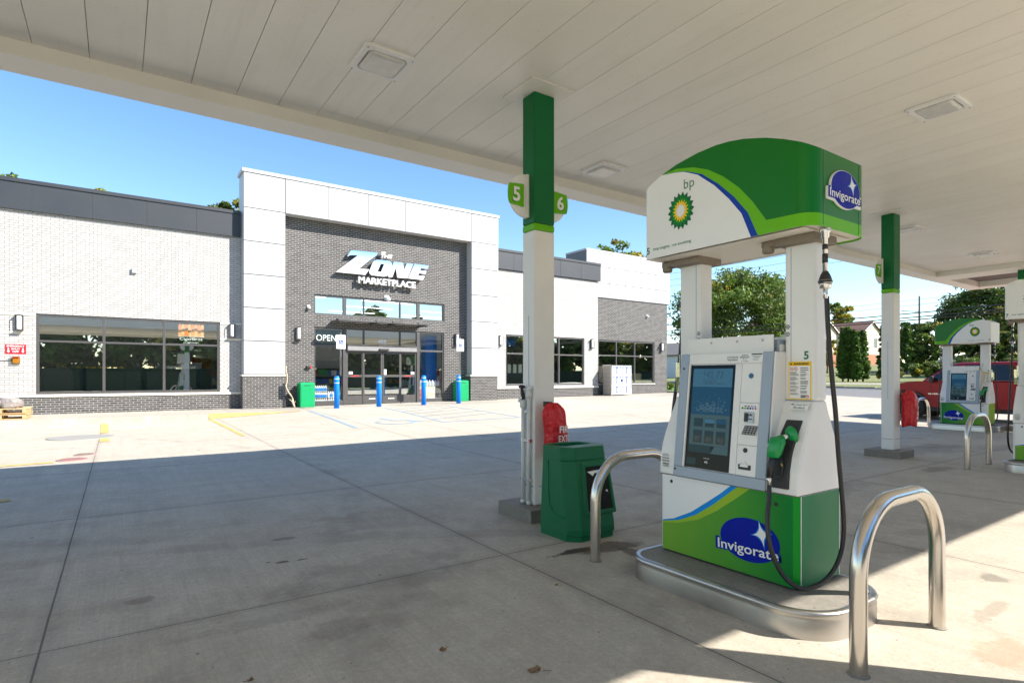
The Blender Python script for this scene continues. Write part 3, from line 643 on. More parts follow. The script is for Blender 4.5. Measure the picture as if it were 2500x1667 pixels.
def star(c,rt,up,r,mb,mi,d):
    c=Vector(c);rt=Vector(rt);up=Vector(up);n=rt.cross(up); pts=[]
    for k in range(64):
        a=2*PI*k/64; rr=r*(abs(math.cos(a)*1.25)**.55+abs(math.sin(a))**.55+1e-9)**(-1/.55)
        pts.append(c+rt*(rr*math.cos(a+.24))+up*(rr*math.sin(a+.24))+n*d)
    mb.poly(pts,mi)
def invig(c,rt,up,w,h,parent,circle=None,thick=.0,tw=1.18,tilt=.04,starx=.24,stary=.22,tdy=-.23,plate=False):
    """oval emblem with star and lettering; c = centre on the surface"""
    c=Vector(c);rt=Vector(rt).normalized();up=Vector(up).normalized();n=rt.cross(up)
    rt2=(rt*math.cos(tilt)+up*math.sin(tilt)); up2=(up*math.cos(tilt)-rt*math.sin(tilt))
    E=lambda k,s,d:c+rt2*(w/2*s*math.cos(2*PI*k/48))+up2*(h/2*s*math.sin(2*PI*k/48))+n*d
    tc=c+up*(h*tdy)+rt*(w*-.03); th=h*.25
    mb=MB()
    if plate:
        mb.extr([E(k,1.035,.001) for k in range(48)],n*.014,0)
        lp=[tc+rt2*(a*w*tw*.53)+up2*(b*th*.85)+n*.001 for a,b in ((-1,-.72),(1,-.85),(1,.72),(-1,.85))]; mb.extr(lp,n*.0135,0)
        mb.build("emblem_plate",M_DECW,parent,bevel=.002); base=.0160
    else: base=.0015
    mb=MB(); mb.poly([E(k,1,base) for k in range(48)],0); mb.poly([E(k,.86,base+.0004)+up2*h*.03+rt2*w*.02 for k in range(48)],1); em=mb.build("logo_emblem",[M_NAVY,M_NAVY],parent)
    mb=MB(); sc_=c+rt*(w*starx)+up*(h*stary); star(sc_,rt,up,h*.36,mb,0,base+.0010); star(sc_,rt,up,h*.28,mb,1,base+.0016); mb.build("star",[M_SKYB,M_DECW],em)
    text_mb("Invigorate",tc+n*(base+.0022),rt2,up2,w=w*tw*1.045,h=th*1.52,bold=.085).build("lettering_edge",M_NAVY,em)
    text_mb("Invigorate",tc+n*(base+.0030),rt2,up2,w=w*tw*.965,h=th*1.2,bold=.012).build("lettering",M_DECW,em)
M_CABG=None
def cab_mat():
    m,N,b=newmat("green gradient cabinet film"); o=N.n("ShaderNodeTexCoord").outputs['Object']; sp=N.n("ShaderNodeSeparateXYZ"); N.L(o,sp.inputs[0])
    f=N.rng(sp.outputs[1],-.46,.42,0,1); r=N.n("ShaderNodeValToRGB"); N.L(f,r.inputs[0])
    r.color_ramp.elements[0].color=(.005,.19,.03,1); r.color_ramp.elements[1].color=(.16,.36,.035,1); e=r.color_ramp.elements.new(.35); e.color=(.055,.27,.03,1)
    N.L(r.outputs[0],b.inputs['Base Color']); b.inputs['Roughness'].default_value=.4; b.inputs['Specular IOR Level'].default_value=.2; return m
M_CABG=cab_mat(); M_CABD=mat("deep green end film",(.001,.17,.062),.4,noise=.03,spec=.2); M_OLIME=mat("pale lime film",(.29,.46,.03),.4,noise=.02,spec=.2); M_GRN3=mat("mid green film",(.002,.26,.02),.4,noise=.02,spec=.2)
def scr_mat():
    m,N,b=newmat("display glass dark"); b.inputs['Base Color'].default_value=(.004,.008,.012,1); b.inputs['Roughness'].default_value=.15; b.inputs['Specular IOR Level'].default_value=.12; return m
M_SCR=scr_mat()
def lcd(name,c,s=.16): return mat(name,[q*.42 for q in c],.2,noise=.10,nscale=60,spec=.12,emit=(c,s))
M_LCDB=lcd("lcd pale blue",(.055,.17,.27)); M_LCDD=lcd("lcd deep blue",(.01,.075,.15)); M_LCDG=lcd("lcd grey",(.06,.12,.14)); M_LCDK=lcd("lcd slate",(.015,.04,.05),.2); M_LCDS=lcd("lcd spray",(.10,.19,.25))
M_LCDT=lcd("lcd brown",(.04,.045,.04),.2); M_TXTB=mat("lcd text",(.012,.05,.09),.3,noise=0)
M_KEY=mat("keypad metal",(.42,.40,.35),.3,.7,noise=.05)
M_NOZ=mat("green nozzle cover",(.002,.27,.06),.3,noise=.06,nscale=20)
M_BRASS=mat("brass",(.45,.32,.12),.3,1,noise=.08)
def dispenser(nums,label,loc,rz):
    t=thing("fuel_dispenser",label,"fuel pump",(XC,YC,.15),group="arched fuel pumps")
    # ---- sign canopy: ring swept round a rounded rectangle, split into coloured bands
    X0,X1,Y0,Y1=3.172,3.818,1.678,2.902; r_=.10
    out=[]                        # (x,y) going round, from +Y end
    r2=.022
    def arc(cx,cy,a0,a1,n=8,r_=r_): return [(cx+r_*math.cos(R(a0+(a1-a0)*k/n)),cy+r_*math.sin(R(a0+(a1-a0)*k/n))) for k in range(n+1)]
    left=[y for y,_ in TOP]+[y for y,_ in WB]+[y for y,_ in BL]+[y for y,_ in LG]+[Y0+r_+(Y1-Y0-2*r_)*k/60 for k in range(61)]
    left=sorted({round(y,4) for y in left if Y0+r_<y<Y1-r2},reverse=True)
    out=arc(X0+r2,Y1-r2,90,180,8,r2)+[(X0,y) for y in left]+arc(X0+r_,Y0+r_,180,270)+arc(X1-r_,Y0+r_,270,360)+[(X1,y) for y in reversed(left)]+arc(X1-r2,Y1-r2,0,90,8,r2)
    def topz(y): return tabY(TOP,y)
    def bands(y):
        T=topz(y)
        if y>=2.754: return [T,T,T,T]
        w=tabY(WB,y) if y>2.054 else SB; b=tabY(BL,y) if y>2.008 else SB; l=max(tabY(LG,y),b)
        return [min(w,T),min(max(b,w),T),min(l,T),T]
    mb=MB()
    for (xa,ya),(xb,yb) in zip(out,out[1:]+out[:1]):
        A=[SB]+bands(ya); B=[SB]+bands(yb)
        for i in range(4):
            if A[i+1]-A[i]<1e-5 and B[i+1]-B[i]<1e-5: continue
            q=[(xa,ya,A[i]),(xb,yb,B[i])]
            if B[i+1]-B[i]>1e-5: q.append((xb,yb,B[i+1]))
            if A[i+1]-A[i]>1e-5: q.append((xa,ya,A[i+1]))
            mb.poly(q,i,True)
    n=len(out); mid=[]
    k=len(left)+9
    for i in range(n//2):           # roof skin, strips across
        a,b=out[i],out[n-1-i]; c,d=out[i+1] if i+1<n//2 else out[i],out[n-2-i] if i+1<n//2 else out[n-1-i]
        if i+1<n//2: 
            mb.poly([(*a,topz(a[1])),(*c,topz(c[1])),(*d,topz(d[1])),(*b,topz(b[1]))],3 if a[1]<2.754 else 0,True)
    so=MB(); so.poly([(x,y,SB+.012) for x,y in out]); 
    shell=mb.build("arched_sign",[M_DECW,M_BLUE,M_LIME,M_GREEN2],t)
    so.poly([(X0+.05,1.75,SB+.004),(X1-.05,1.75,SB+.004),(X1-.05,2.84,SB+.004),(X0+.05,2.84,SB+.004)]); so.build("sign_underside",M_SOFFIT,t)
    mb=MB()
    for x in (X0+r_+.012,X1-r_-.02): mb.box(x,Y0-.0015,SB+.01,x+.003,Y0,2.675)
    mb.build("corner_seam",M_GREEN,shell)
    for side,num in ((-1,nums[0]),(1,nums[1])):
        xf=X0 if side<0 else X1; rt=(0,-1,0) if side<0 else (0,1,0); up=(0,0,1); nx=Vector((side,0,0))
        def o(y,z,d=.0015): return (xf+side*d,y,z)
        text_mb("bp",o(2.512,2.690),rt,up,w=.085,h=.085,bold=-.004).build("lettering",M_TXTG,shell)
        mb=MB(); helios(o(2.58,2.528,0),rt,up,.112,.130,mb); mb.build("flower_emblem",[M_GREEN,M_GRN3,M_YEL,M_DECW],shell)
        text_mb(num,o(2.872,2.303),rt,up,h=.05,bold=.02).build("number",M_TXTG,shell)
        text_mb("stop engine",o(2.752 if side<0 else 2.51,2.306),rt,up,w=.145,h=.026,bold=.008).build("lettering",M_TXTG,shell)
        text_mb("no smoking",o(2.572 if side<0 else 2.69,2.306),rt,up,w=.155,h=.026,bold=.008).build("lettering",M_TXTG,shell)
    # emblem on the green end
    invig((3.512,Y0,2.487),(1,0,0),(0,0,1),.335,.215,shell,tw=1.10,tilt=-.0,starx=.22,stary=.18,tdy=-.22,plate=True)
    # ---- columns with dark collars
    for ya,yb in ((1.795,1.99),(2.61,2.80)):
        MB().box(3.43,ya,1.25,3.56,yb,2.215).build("column",M_WHITE,t,bevel=.018,bseg=3)
        mb=MB(); mb.box(3.36,ya-.03,2.20,3.62,yb+.02,2.2485); mb.lathe((3.40,yb+.09,2.175),[(.03,0),(.036,.012),(.036,.07)],16,0); mb.box(3.37,yb,2.21,3.46,yb+.12,2.2485)
        mb.build("collar",mat("weathered collar",(.25,.21,.165),.6,.3,noise=.2,nscale=15),t,bevel=.004)
    mb=MB(); mb.box(3.428,1.946,1.256,3.4305,1.949,2.19); mb.box(3.428,2.652,1.256,3.4305,2.655,2.19); mb.build("column_seam",M_BEZEL,t)
    mb=MB()
    for ya,sg in ((1.99,-1),(2.61,1)):
        for z in (1.66,1.705):
            for k in range(7):
                a=2*PI*k/6; rr=0 if k==6 else .011
                mb.lathe((3.4293,ya+sg*(.022)+rr*math.cos(a),z+rr*math.sin(a)),[(.0042,0),(.0042,.0006)],8,0,axis=(-1,0,0))
    mb.build("vent_holes",M_DECK,t)
    # ---- pods (flared shoulders) and lower cabinet
    prof=[(.70,.252),(.76,.250),(.84,.242),(.92,.222),(1.0,.190),(1.08,.150),(1.15,.115),(1.20,.088),(1.25,.069)]
    for ya,yb in ((1.80,2.005),(2.60,2.83)):
        pts=[(XC-w,ya,z) for z,w in prof]+[(XC+w,ya,z) for z,w in reversed(prof)]
        MB().extr(pts,(0,yb-ya,0)).build("shoulder",M_WHITE,t,bevel=.012,bseg=3)
    MB().box(3.40,2.004,.70,3.59,2.601,1.60).build("core",M_WHITE,t,bevel=.004)
    # lower cabinet with coloured film
    mb=MB(); cx0,cx1,cy0,cy1=3.243,3.747,1.80,2.83; zb,zt=.165,.698
    ys=sorted({round(y,4) for y in [y for y,_ in CWB+CBL+CLG]+[cy0+.03+(cy1-cy0-.06)*k/50 for k in range(51)] if cy0+.03<=y<=cy1-.03})
    for X,s in ((cx0,-1),(cx1,1)):
        for a,b in zip(ys,ys[1:]):
            def bd(y): return [zb]+[min(max(zb,lerp_tab(sorted(tb),y)),zt) for tb in (CLG,CBL,CWB)]+[zt]
            A,B=bd(a),bd(b)
            for i in range(4):
                if A[i+1]-A[i]<1e-5 and B[i+1]-B[i]<1e-5: continue
                mb.poly([(X,a,A[i]),(X,b,B[i]),(X,b,max(B[i+1],B[i]+1e-6)),(X,a,max(A[i+1],A[i]+1e-6))],i)
    c=.03
    for X,s in ((cx0,1),(cx1,-1)):
        mb.poly([(X,cy0+c,zb),(X+s*c,cy0,zb),(X+s*c,cy0,zt),(X,cy0+c,zt)],4)
        mb.poly([(X,cy1-c,zb),(X+s*c,cy1,zb),(X+s*c,cy1,zt),(X,cy1-c,zt)],3)
    mb.poly([(cx0+c,cy0,zb),(cx1-c,cy0,zb),(cx1-c,cy0,zt),(cx0+c,cy0,zt)],5); mb.poly([(cx0+c,cy1,zb),(cx1-c,cy1,zb),(cx1-c,cy1,zt),(cx0+c,cy1,zt)],1)
    ring=[(cx0,cy0+c),(cx0+c,cy0),(cx1-c,cy0),(cx1,cy0+c),(cx1,cy1-c),(cx1-c,cy1),(cx0+c,cy1),(cx0,cy1-c)]
    mb.poly([(x,y,zt) for x,y in ring],3); mb.poly([(x,y,zb) for x,y in ring],5)
    cab=mb.build("cabinet",[M_CABG,M_OLIME,M_SKYB,M_DECW,M_GRN3,M_CABD],t)
    mb=MB().box(cx0+.025,cy0+.02,.149,cx1-.02,cy1-.02,.166); mb.build("plinth",M_DECK,cab)
    mb=MB(); mb.box(cx0+c-.001,cy0-.002,zb,cx0+c+.004,cy0-.0005,zt); mb.box(cx1-c-.004,cy0-.002,zb,cx1-c+.001,cy0-.0005,zt); mb.box(cx1-.0,cy0+.032,zb,cx1+.002,cy0+.036,zt); mb.build("white_edge",M_DECW,cab)
    mb=MB(); mb.box(cx0-.0008,cy0+.01,.697,cx1+.0008,cy1-.01,.7005); mb.build("seam",M_JOINT,cab)
    for side in (-1,1):
        xf=cx0 if side<0 else cx1; rt=(0,-1,0) if side<0 else (0,1,0)
        invig((xf,2.113,.380),rt,(0,0,1),.41,.27,cab,tilt=.03 if side<0 else -.05,tw=1.06,starx=.21,stary=.20,tdy=-.25)
        mb=MB()
        for y,z in ((2.72,.655),(1.935,.635)): mb.lathe((xf,y,z),[(.012,0),(.012,.002)],16,0,axis=(side,0,0))
        mb.build("lock",M_DECK,cab)
    # ---- head, nozzle, hose: built for the -X side, then turned for the other
    XS=lambda z:3.313-(1.552-z)/.842*.093
    def S(y,z,d=0): return (XS(z)-d,y,z)
    head=MB()
    yl,yr,zt2,zb2=2.685,1.985,1.552,.708
    def prism(y0,y1,z0,z1,d0,d1,mi=0,mb=head):     # box on the slanted face from depth d0 (in) to d1 (out)
        a=[S(y0,z0,d1),S(y1,z0,d1),S(y1,z1,d1),S(y0,z1,d1)]; b=[S(y0,z0,d0),S(y1,z0,d0),S(y1,z1,d0),S(y0,z1,d0)]
        mb.sweep([b,a],mi,sm=False)
    mb=MB(); pts=[S(yl,zb2,-.012),S(yl,zt2,-.012),(3.475,yl,zt2),(3.475,yl,zb2)]; mb.extr(pts,(0,yr-yl,0)); hd=mb.build("display_head",M_WHITE,t,bevel=.008)
    mb=MB(); prism(2.685,2.615,.775,zt2,-.012,.006,0,mb); prism(2.058,1.99,.775,zt2,-.012,.006,0,mb); prism(2.685,1.99,.706,.7745,-.012,.006,0,mb); mb.build("bezel",M_BEZEL,hd,bevel=.004)
    mb=MB(); prism(2.6145,2.0585,1.482,zt2-.002,-.012,.002,0,mb); prism(2.6145,2.60,.776,1.4815,-.012,.004,0,mb); prism(2.25,2.203,.776,1.4815,-.012,-.004,0,mb); mb.build("inner_trim",M_WHITE,hd,bevel=.002)
    scr=MB(); prism(2.60,2.25,.779,1.474,-.012,-.006,0,scr); scr=scr.build("screen",M_SCR,hd)
    def plate(y0,z0,y1,z1,d,mi,mb): mb.poly([S(y0,z0,d),S(y1,z0,d),S(y1,z1,d),S(y0,z1,d)],mi)
    mb=MB(); D0=-.0052
    plate(2.577,1.327,2.268,1.45,D0,0,mb); plate(2.577,1.142,2.268,1.326,D0,1,mb); plate(2.577,.935,2.268,1.141,D0,2,mb); plate(2.577,.885,2.40,.934,D0,3,mb)
    mb.poly([S(2.40,.885,D0),S(2.268,.885,D0),S(2.268,.934,D0),S(2.37,.934,D0)],2)
    for k,y in enumerate((2.545,2.455,2.365)):
        plate(y,.95,y-.072,1.115,D0+.0006,3,mb); plate(y,.95,y-.072,1.0,D0+.0010,5,mb); plate(y,1.035,y-.072,1.058,D0+.0012,2,mb); plate(y,1.085,y-.072,1.112,D0+.0012,(3,0,1)[k],mb)
    random.seed(8)
    for k in range(260):
        y=2.42+random.gauss(0,.06); z=1.16+abs(random.gauss(0,.035))
        if 2.275<y<2.57 and z<1.31: s=random.uniform(.0012,.0035); plate(y+s,z-s,y-s,z+s,D0+.0008,4,mb)
    plate(2.585,.80,2.51,.845,D0,3,mb)
    mb.build("screen_picture",[M_LCDB,M_LCDD,M_LCDG,M_LCDK,M_LCDS,M_LCDT],scr)
    mb=MB()
    rt=(0,-1,0); up=(S(0,1.3)[0]-S(0,1.2)[0],0,.1)
    for s,y,z,w,h in (("$",2.487,1.418,.010,.026),("42.72",2.405,1.410,.135,.047),("12.567",2.445,1.360,.10,.03),("Gallons",2.357,1.352,.06,.012),("87",2.51,.975,.038,.03),("89",2.42,.975,.038,.03),("93",2.33,.975,.038,.03),("1.25",2.505,1.047,.03,.012),("1.89",2.415,1.047,.03,.012),("1.92",2.325,1.047,.03,.012)):
        mb.add(text_mb(s,S(y,z,D0+.0018),rt,up,w=w,h=h,bold=-.01 if h>.04 else .0))
    mb.build("screen_digits",M_TXTB,scr)
    mb=MB(); c0=Vector(S(2.425,.826,D0+.0005))
    for q in (1,1.6,2.2): mb.tube([c0+Vector((0,-.006*q*math.cos(R(a))+.004,.006*q*math.sin(R(a)))) for a in range(-50,51,20)],.0012,5,0)
    mb.lathe(c0+Vector((0,.008,0)),[(.006,0),(.006,.0006)],12,0,axis=(-1,0,0))
    for k in range(4): plate(2.447-.012*k,.848,2.441-.012*k,.852,D0+.0005,0,mb)
    mb.build("tap_mark",M_DECW,scr)
    # right-hand panel
    mb=MB(); prism(2.2,2.062,.776,.965,-.012,-.002,0,mb); prism(2.2,2.062,.968,1.230,-.012,-.002,0,mb); prism(2.2,2.062,1.233,1.4815,-.012,-.002,0,mb); pan=mb.build("side_panel",M_WHITE,hd,bevel=.002)
    mb=MB(); mb.lathe(S(2.132,1.402,.0005),[(.0165,0),(.0165,.002)],24,0,axis=(-1,0,.1)); mb.build("round_lens",mat("blue lens",(.02,.07,.15),.1,noise=0),pan)
    mb=MB(); mb.lathe(S(2.14,.935,-.001),[(.015,0),(.015,.003)],20,0,axis=(-1,0,.1)); mb.sweep([[S(2.182,.845,-.001),S(2.096,.845,-.001),S(2.096,.815,-.001),S(2.182,.815,-.001)],[S(2.182,.845,.003),S(2.096,.845,.003),S(2.10,.815,.003),S(2.178,.815,.003)]],0,sm=False); mb.build("receipt_slot",M_DECK,pan)
    mb=MB(); mb.sweep([[S(2.172,.835,.0),S(2.108,.835,.0),S(2.115,.858,0),S(2.165,.858,0)],[S(2.166,.832,.012),S(2.112,.832,.012),S(2.12,.85,.010),S(2.16,.85,.010)]],0,sm=False); mb.lathe(S(2.14,.861,-.001),[(.010,0),(.010,.006)],16,0,axis=(-1,0,.1)); mb.build("receipt_lip",M_WHITE,pan,bevel=.001)
    mb=MB(); mb.sweep([[S(2.163,1.175,-.002),S(2.095,1.175,-.002),S(2.092,1.108,-.002),S(2.155,1.108,-.002)],[S(2.163,1.175,.003),S(2.095,1.175,.003),S(2.092,1.108,.009),S(2.155,1.108,.009)]],0,sm=False); cr=mb.build("card_reader",M_KEY,pan,bevel=.001)
    mb=MB(); plate(2.158,1.115,2.13,1.168,.0095,0,mb); plate(2.12,1.152,2.108,1.163,.0095,0,mb); plate(2.128,1.128,2.10,1.134,.0095,0,mb); mb.build("card_slot",M_DECK,cr)
    mb=MB(); K=lambda u,v,d=0:(S(0,1.09)[0]-.002-.02*(1-v)-d,2.152-(.09)*u+.012*(1-v),1.035+.055*v)
    mb.poly([K(0,0),K(1,0),K(1,1),K(0,1)],0); mb.poly([K(0,0),K(1,0),(S(0,1.035)[0],2.07,1.030),(S(0,1.035)[0],2.166,1.030)],1)
    mb.poly([K(0,0),K(0,1),(S(0,1.03)[0],2.164,1.03)],1); mb.poly([K(1,0),K(1,1),(S(0,1.03)[0],2.072,1.03)],1)
    kp=mb.build("keypad",[M_DECK,M_WHITE],pan); mb=MB()
    for i in range(4):
        for j in range(4):
            u0,v0=.06+.235*i,.07+.235*j; mb.poly([K(u0,v0,.002),K(u0+.17,v0,.002),K(u0+.17,v0+.16,.002),K(u0,v0+.16,.002)])
    mb.build("keys",M_KEY,kp)
    cols=[M_GREEN,M_LIME,M_SKYB,M_DECK,M_NAVY,M_RED]; mb=MB()
    for i in range(6): plate(2.185-.018*i,1.192,2.172-.018*i,1.203,-.0012,[0,1,3,4,2,5][i],mb)
    for i in range(4): plate(2.165-.022*i,1.207,2.152-.022*i,1.214,-.0012,[3,4,5,2][i],mb)
    mb.build("card_logos",cols,pan)
    # notices on the top band
    mb=MB(); plate(2.318,1.492,2.226,1.536,.003,0,mb); plate(2.222,1.490,2.143,1.543,.003,0,mb); plate(2.139,1.497,2.06,1.543,.003,0,mb); nt_=mb.build("notice_labels",M_DECW,hd)
    mb=MB()
    for s,y,z,w,h in (("DO NOT USE PHONE",2.272,1.523,.082,.013),("WHILE REFUELING",2.272,1.505,.076,.013),("PLEASE",2.182,1.534,.045,.009),("PREPAY",2.182,1.520,.068,.013),("OR PAY",2.182,1.507,.03,.006),("AT THE PUMP",2.182,1.496,.05,.006)):
        mb.add(text_mb(s,S(y,z,.0036),rt,up,w=w,h=h,bold=.012))
    plate(2.137,1.535,2.062,1.5425,.0036,0,mb)
    for k in range(4): plate(2.133-.01*(k%2),1.526-.008*k,2.07+.006*k,1.528-.008*k,.0036,0,mb)
    mb.build("notice_lettering",M_DECK,nt_)
    mb=MB()
    for y,z in ((2.652,1.452),(2.668,.755)): mb.lathe(S(y,z,.004),[(.008,0),(.008,.004)],12,0,axis=(-1,0,0))
    mb.build("bezel_lock",M_DECK,hd)
    # raised board above the head
    MB().box(3.352,2.02,1.545,3.366,2.665,1.66).build("topper_board",M_WHITE,t,bevel=.003)
    MB().box(3.39,2.005,1.55,3.60,2.60,1.628).build("topper_core",M_BEZEL,t,bevel=.003)
    mb=MB()
    for y in (2.09,2.27,2.47): mb.lathe((3.352,y,1.627),[(.009,0),(.007,.003)],14,0,axis=(-1,0,0))
    mb.build("topper_buttons",mat("worn button",(.45,.45,.42),.5,noise=.1),t)
    # labels on the column / shoulder
    mb=MB(); mb.box(3.427,1.822,1.258,3.4295,1.962,1.488,0); mb.box(3.4262,1.828,1.264,3.427,1.956,1.463,1); wl=mb.build("warning_label",[M_YEL,M_DECW],t)
    mb=MB().add(text_mb("WARNING",(3.4258,1.884,1.475),rt,(0,0,1),w=.095,h=.015,bold=.03))
    mb.poly([(3.4258,1.953,1.469),(3.4258,1.937,1.469),(3.4258,1.945,1.482)])
    random.seed(21)
    for c0,c1 in ((1.952,1.895),(1.887,1.832)):
        z=1.425 if c0>1.9 else 1.452
        while z>1.285:
            bold=random.random()<.14
            for q in range(1 if bold else random.randint(2,4)):
                L=random.uniform(.55,.98); mb.poly([(3.4258,c0,z),(3.4258,c0-(c0-c1)*L,z),(3.4258,c0-(c0-c1)*L,z-(.0045 if bold else .0028)),(3.4258,c0,z-(.0045 if bold else .0028))]); z-=.0062
            z-=.006
    mb.poly([(3.4258,1.884,1.268),(3.4258,1.872,1.268),(3.4258,1.873,1.285)]); mb.poly([(3.4258,1.868,1.268),(3.4258,1.861,1.268),(3.4258,1.861,1.282),(3.4258,1.868,1.282)])
    mb.build("warning_lettering",M_DECK,wl)
    mb=MB()
    for y,z in ((1.941,1.444),(1.916,1.444),(1.845,1.276)):
        mb.tube([(3.4256,y+.010*math.cos(R(a)),z+.010*math.sin(R(a))) for a in range(0,360,30)],.0013,5,0,closed=True); mb.tube([(3.4256,y+.007,z+.007),(3.4256,y-.007,z-.007)],.0011,5,0); 
    mb.build("prohibition_marks",M_RED,wl)
    text_mb(nums[0],(3.4285,1.852,1.526),rt,(0,0,1),h=.05,bold=.03).build("number",M_TXTG,t)
    mb=MB(); mb.box(3.3985,1.818,1.199,3.401,1.93,1.238,0); mb.v=[(x+(1.238-z)*-.5,y,z) for x,y,z in mb.v]; et=mb.build("ethanol_label",M_DECW,t)
    mb=MB()
    for s,z in (("May contain up to",1.227),("10% ethanol",1.210)):
        mb.add(text_mb(s,(3.3978-(1.238-z)*.5,1.874,z),rt,(-.5,0,1) if False else (.45,0,1),w=.10 if 'May' in s else .068,h=.013,bold=.01))
    mb.build("ethanol_lettering",M_DECK,et)
    mb=MB()
    for k,(s,h,w) in enumerate((("MOTOR FUEL",.006,.05),("OCTANE RATING",.006,.055),("REGULAR",.011,.062),("MIDGRADE",.011,.066),("PREMIUM",.011,.058))):
        mb.add(text_mb(s,(3.2415,2.772,.845-.002-[0,.011,.028,.048,.068][k]),rt,(0,0,1),w=w,h=h,bold=.025))
    for k in range(2): mb.poly([(3.2415,2.80,.765-.008*k),(3.2415,2.745,.765-.008*k),(3.2415,2.745,.762-.008*k),(3.2415,2.80,.762-.008*k)])
    mb.build("grade_label",M_DECK,t)
    # acrylic leaflet holder on the white end
    mb=MB(); mb.box(3.47,2.832,1.28,3.55,2.838,1.56); mb.box(3.47,2.838,1.28,3.474,2.87,1.50); mb.box(3.546,2.838,1.28,3.55,2.87,1.50); mb.box(3.474,2.868,1.28,3.546,2.872,1.50); mb.poly([(3.474,2.838,1.28),(3.546,2.838,1.28),(3.546,2.87,1.28),(3.474,2.87,1.28)]); mb.build("leaflet_holder",M_ACRYL,t)
    # ---- nozzle boot on the sloping shoulder
    def PX(z): return XC-lerp_tab(prof,z)
    zz=[.735,.80,.88,.95,1.02,1.08,1.135]
    def yl_(z): return 1.955-.02*max(0,(z-.95)/.18)*0
    mb=MB(); rings=[]
    for z in zz:
        w0=1.962 if z<1.0 else 1.962-.022*(z-1.0)/.135; w1=1.852 if z<.95 else 1.852-.012*(z-.95)/.18
        x=PX(z); rings.append([(x+.004,w0,z),(x-.016,w0-.004,z),(x-.016,w1+.004,z),(x+.004,w1,z)])
    mb.sweep(rings,0,sm=False); boot=mb.build("nozzle_boot",M_BLKP,t,bevel=.005)
    mb=MB(); rings=[]
    for z in (.785,.86,.94,1.02,1.075): x=PX(z)-.0175; rings.append([(x,1.945,z),(x,1.872,z)])
    for a,b in zip(rings,rings[1:]): mb.poly([a[0],a[1],b[1],b[0]])
    mb.build("boot_cavity",M_DECK,boot)
    # nozzle
    nz=MB()
    ax=Vector((-.86,.25,-.45)).normalized(); base=Vector((3.325,1.885,1.045))
    nz=MB(); nz.lathe(base,[(.058,0),(.056,.004),(.045,.016),(.028,.024),(.022,.027)],32,0,axis=(-.85,.35,-.1)); noz=nz.build("splash_guard",M_NOZ,t)
    MB().tube([base+Vector((-.018,.006,-.002)),base+Vector((-.055,.022,-.012))],.016,14,0).build("spout_collar",M_CHROME,noz)
    mb=MB()
    ring=lambda c,rx,ry,tilt=0,sq=1.0:[(c[0]+rx*math.copysign(abs(math.cos(2*PI*k/20))**sq,math.cos(2*PI*k/20)),c[1]+ry*math.copysign(abs(math.sin(2*PI*k/20))**sq,math.sin(2*PI*k/20)),c[2]+tilt*math.cos(2*PI*k/20)) for k in range(20)]
    mb.sweep([ring((3.232,1.912,1.040),.018,.022),ring((3.228,1.914,1.036),.034,.038,.004,.7),ring((3.222,1.917,1.005),.042,.045,.004,.65),ring((3.214,1.921,.965),.036,.044,.004,.7),ring((3.207,1.925,.935),.031,.041,.003,.7),ring((3.203,1.927,.918),.022,.034)],0)
    mb.tube([(3.262,1.903,1.032),(3.235,1.912,1.02)],[.022,.026],14,0)
    mb.build("nozzle_cover",M_NOZ,noz)
    mb=MB(); mb.tube([(3.205,1.928,.93),(3.192,1.934,.87),(3.180,1.94,.80)],[.023,.021,.017],14,0); mb.build("nozzle_grip",M_BLACK,noz)
    mb=MB(); mb.tube([(3.225,1.895,.92),(3.235,1.885,.87),(3.228,1.892,.81),(3.192,1.932,.80)],.006,8,0); mb.build("trigger_guard",M_BLKP,noz)
    mb=MB(); mb.lathe((3.236,1.893,.865),[(.007,0),(.011,.01),(.007,.032)],10,0); mb.build("trigger_latch",M_BRASS,noz)
    mb=MB(); mb.lathe((3.179,1.940,.80),[(.017,0),(.017,-.018),(.012,-.022),(.012,-.055)],14,0); mb.build("hose_swivel",M_CHROME,noz)
    mb=MB()
    for k in range(5): mb.poly([(3.1835+.003*k,1.958,.995-.012*k),(3.1835+.003*k,1.93,.997-.012*k),(3.1835+.003*k,1.93,.992-.012*k),(3.1835+.003*k,1.958,.990-.012*k)])
    mb.build("cover_print",mat("pale print",(.45,.62,.50),.5,noise=0),noz)
    # hanging pipe, breakaway, hose
    hx,hy=3.350,1.70
    mb=MB(); mb.lathe((hx,hy,2.25),[(.03,0),(.03,-.02),(.022,-.03),(.022,-.055),(.014,-.06),(.014,-.30)],16,0); mb.lathe((hx+.004,hy,1.905),[(.013,0),(.013,-.06)],14,0); top_=mb.build("hose_pipe",M_CHROME,t)
    mb=MB(); mb.lathe((hx,hy,2.155),[(.0155,0),(.0155,-.028)],14,0); mb.lathe((hx,hy,2.10),[(.0155,0),(.0155,-.05)],14,0); mb.build("pipe_band",M_BLACK,top_)
    mb=MB(); mb.lathe((hx+.002,hy,1.98),[(.016,.02),(.026,0),(.034,-.022),(.034,-.03),(.038,-.032),(.038,-.046),(.034,-.048),(.034,-.052),(.03,-.075),(.018,-.08)],20,0,mis=[0,0,0,1,0,1,0,1,1]); mb.build("breakaway",[M_BLACK,M_CHROME],top_)
    HP=[(3.367,1.86,1.0),(3.384,1.675,1.0),(3.42,1.433,1.0),(3.468,1.188,1.0),(3.499,.961,1.0),(3.535,.75,1.0),(3.565,.56,1.0),(3.556,.405,1.0),(3.480,.29,1.0),(3.34,.226,1.01),(3.163,.219,1.03),(3.031,.263,1.06),(2.916,.343,1.09),(2.828,.452,1.11),(2.779,.565,1.12),(2.772,.681,1.13),(2.785,.750,1.134)]
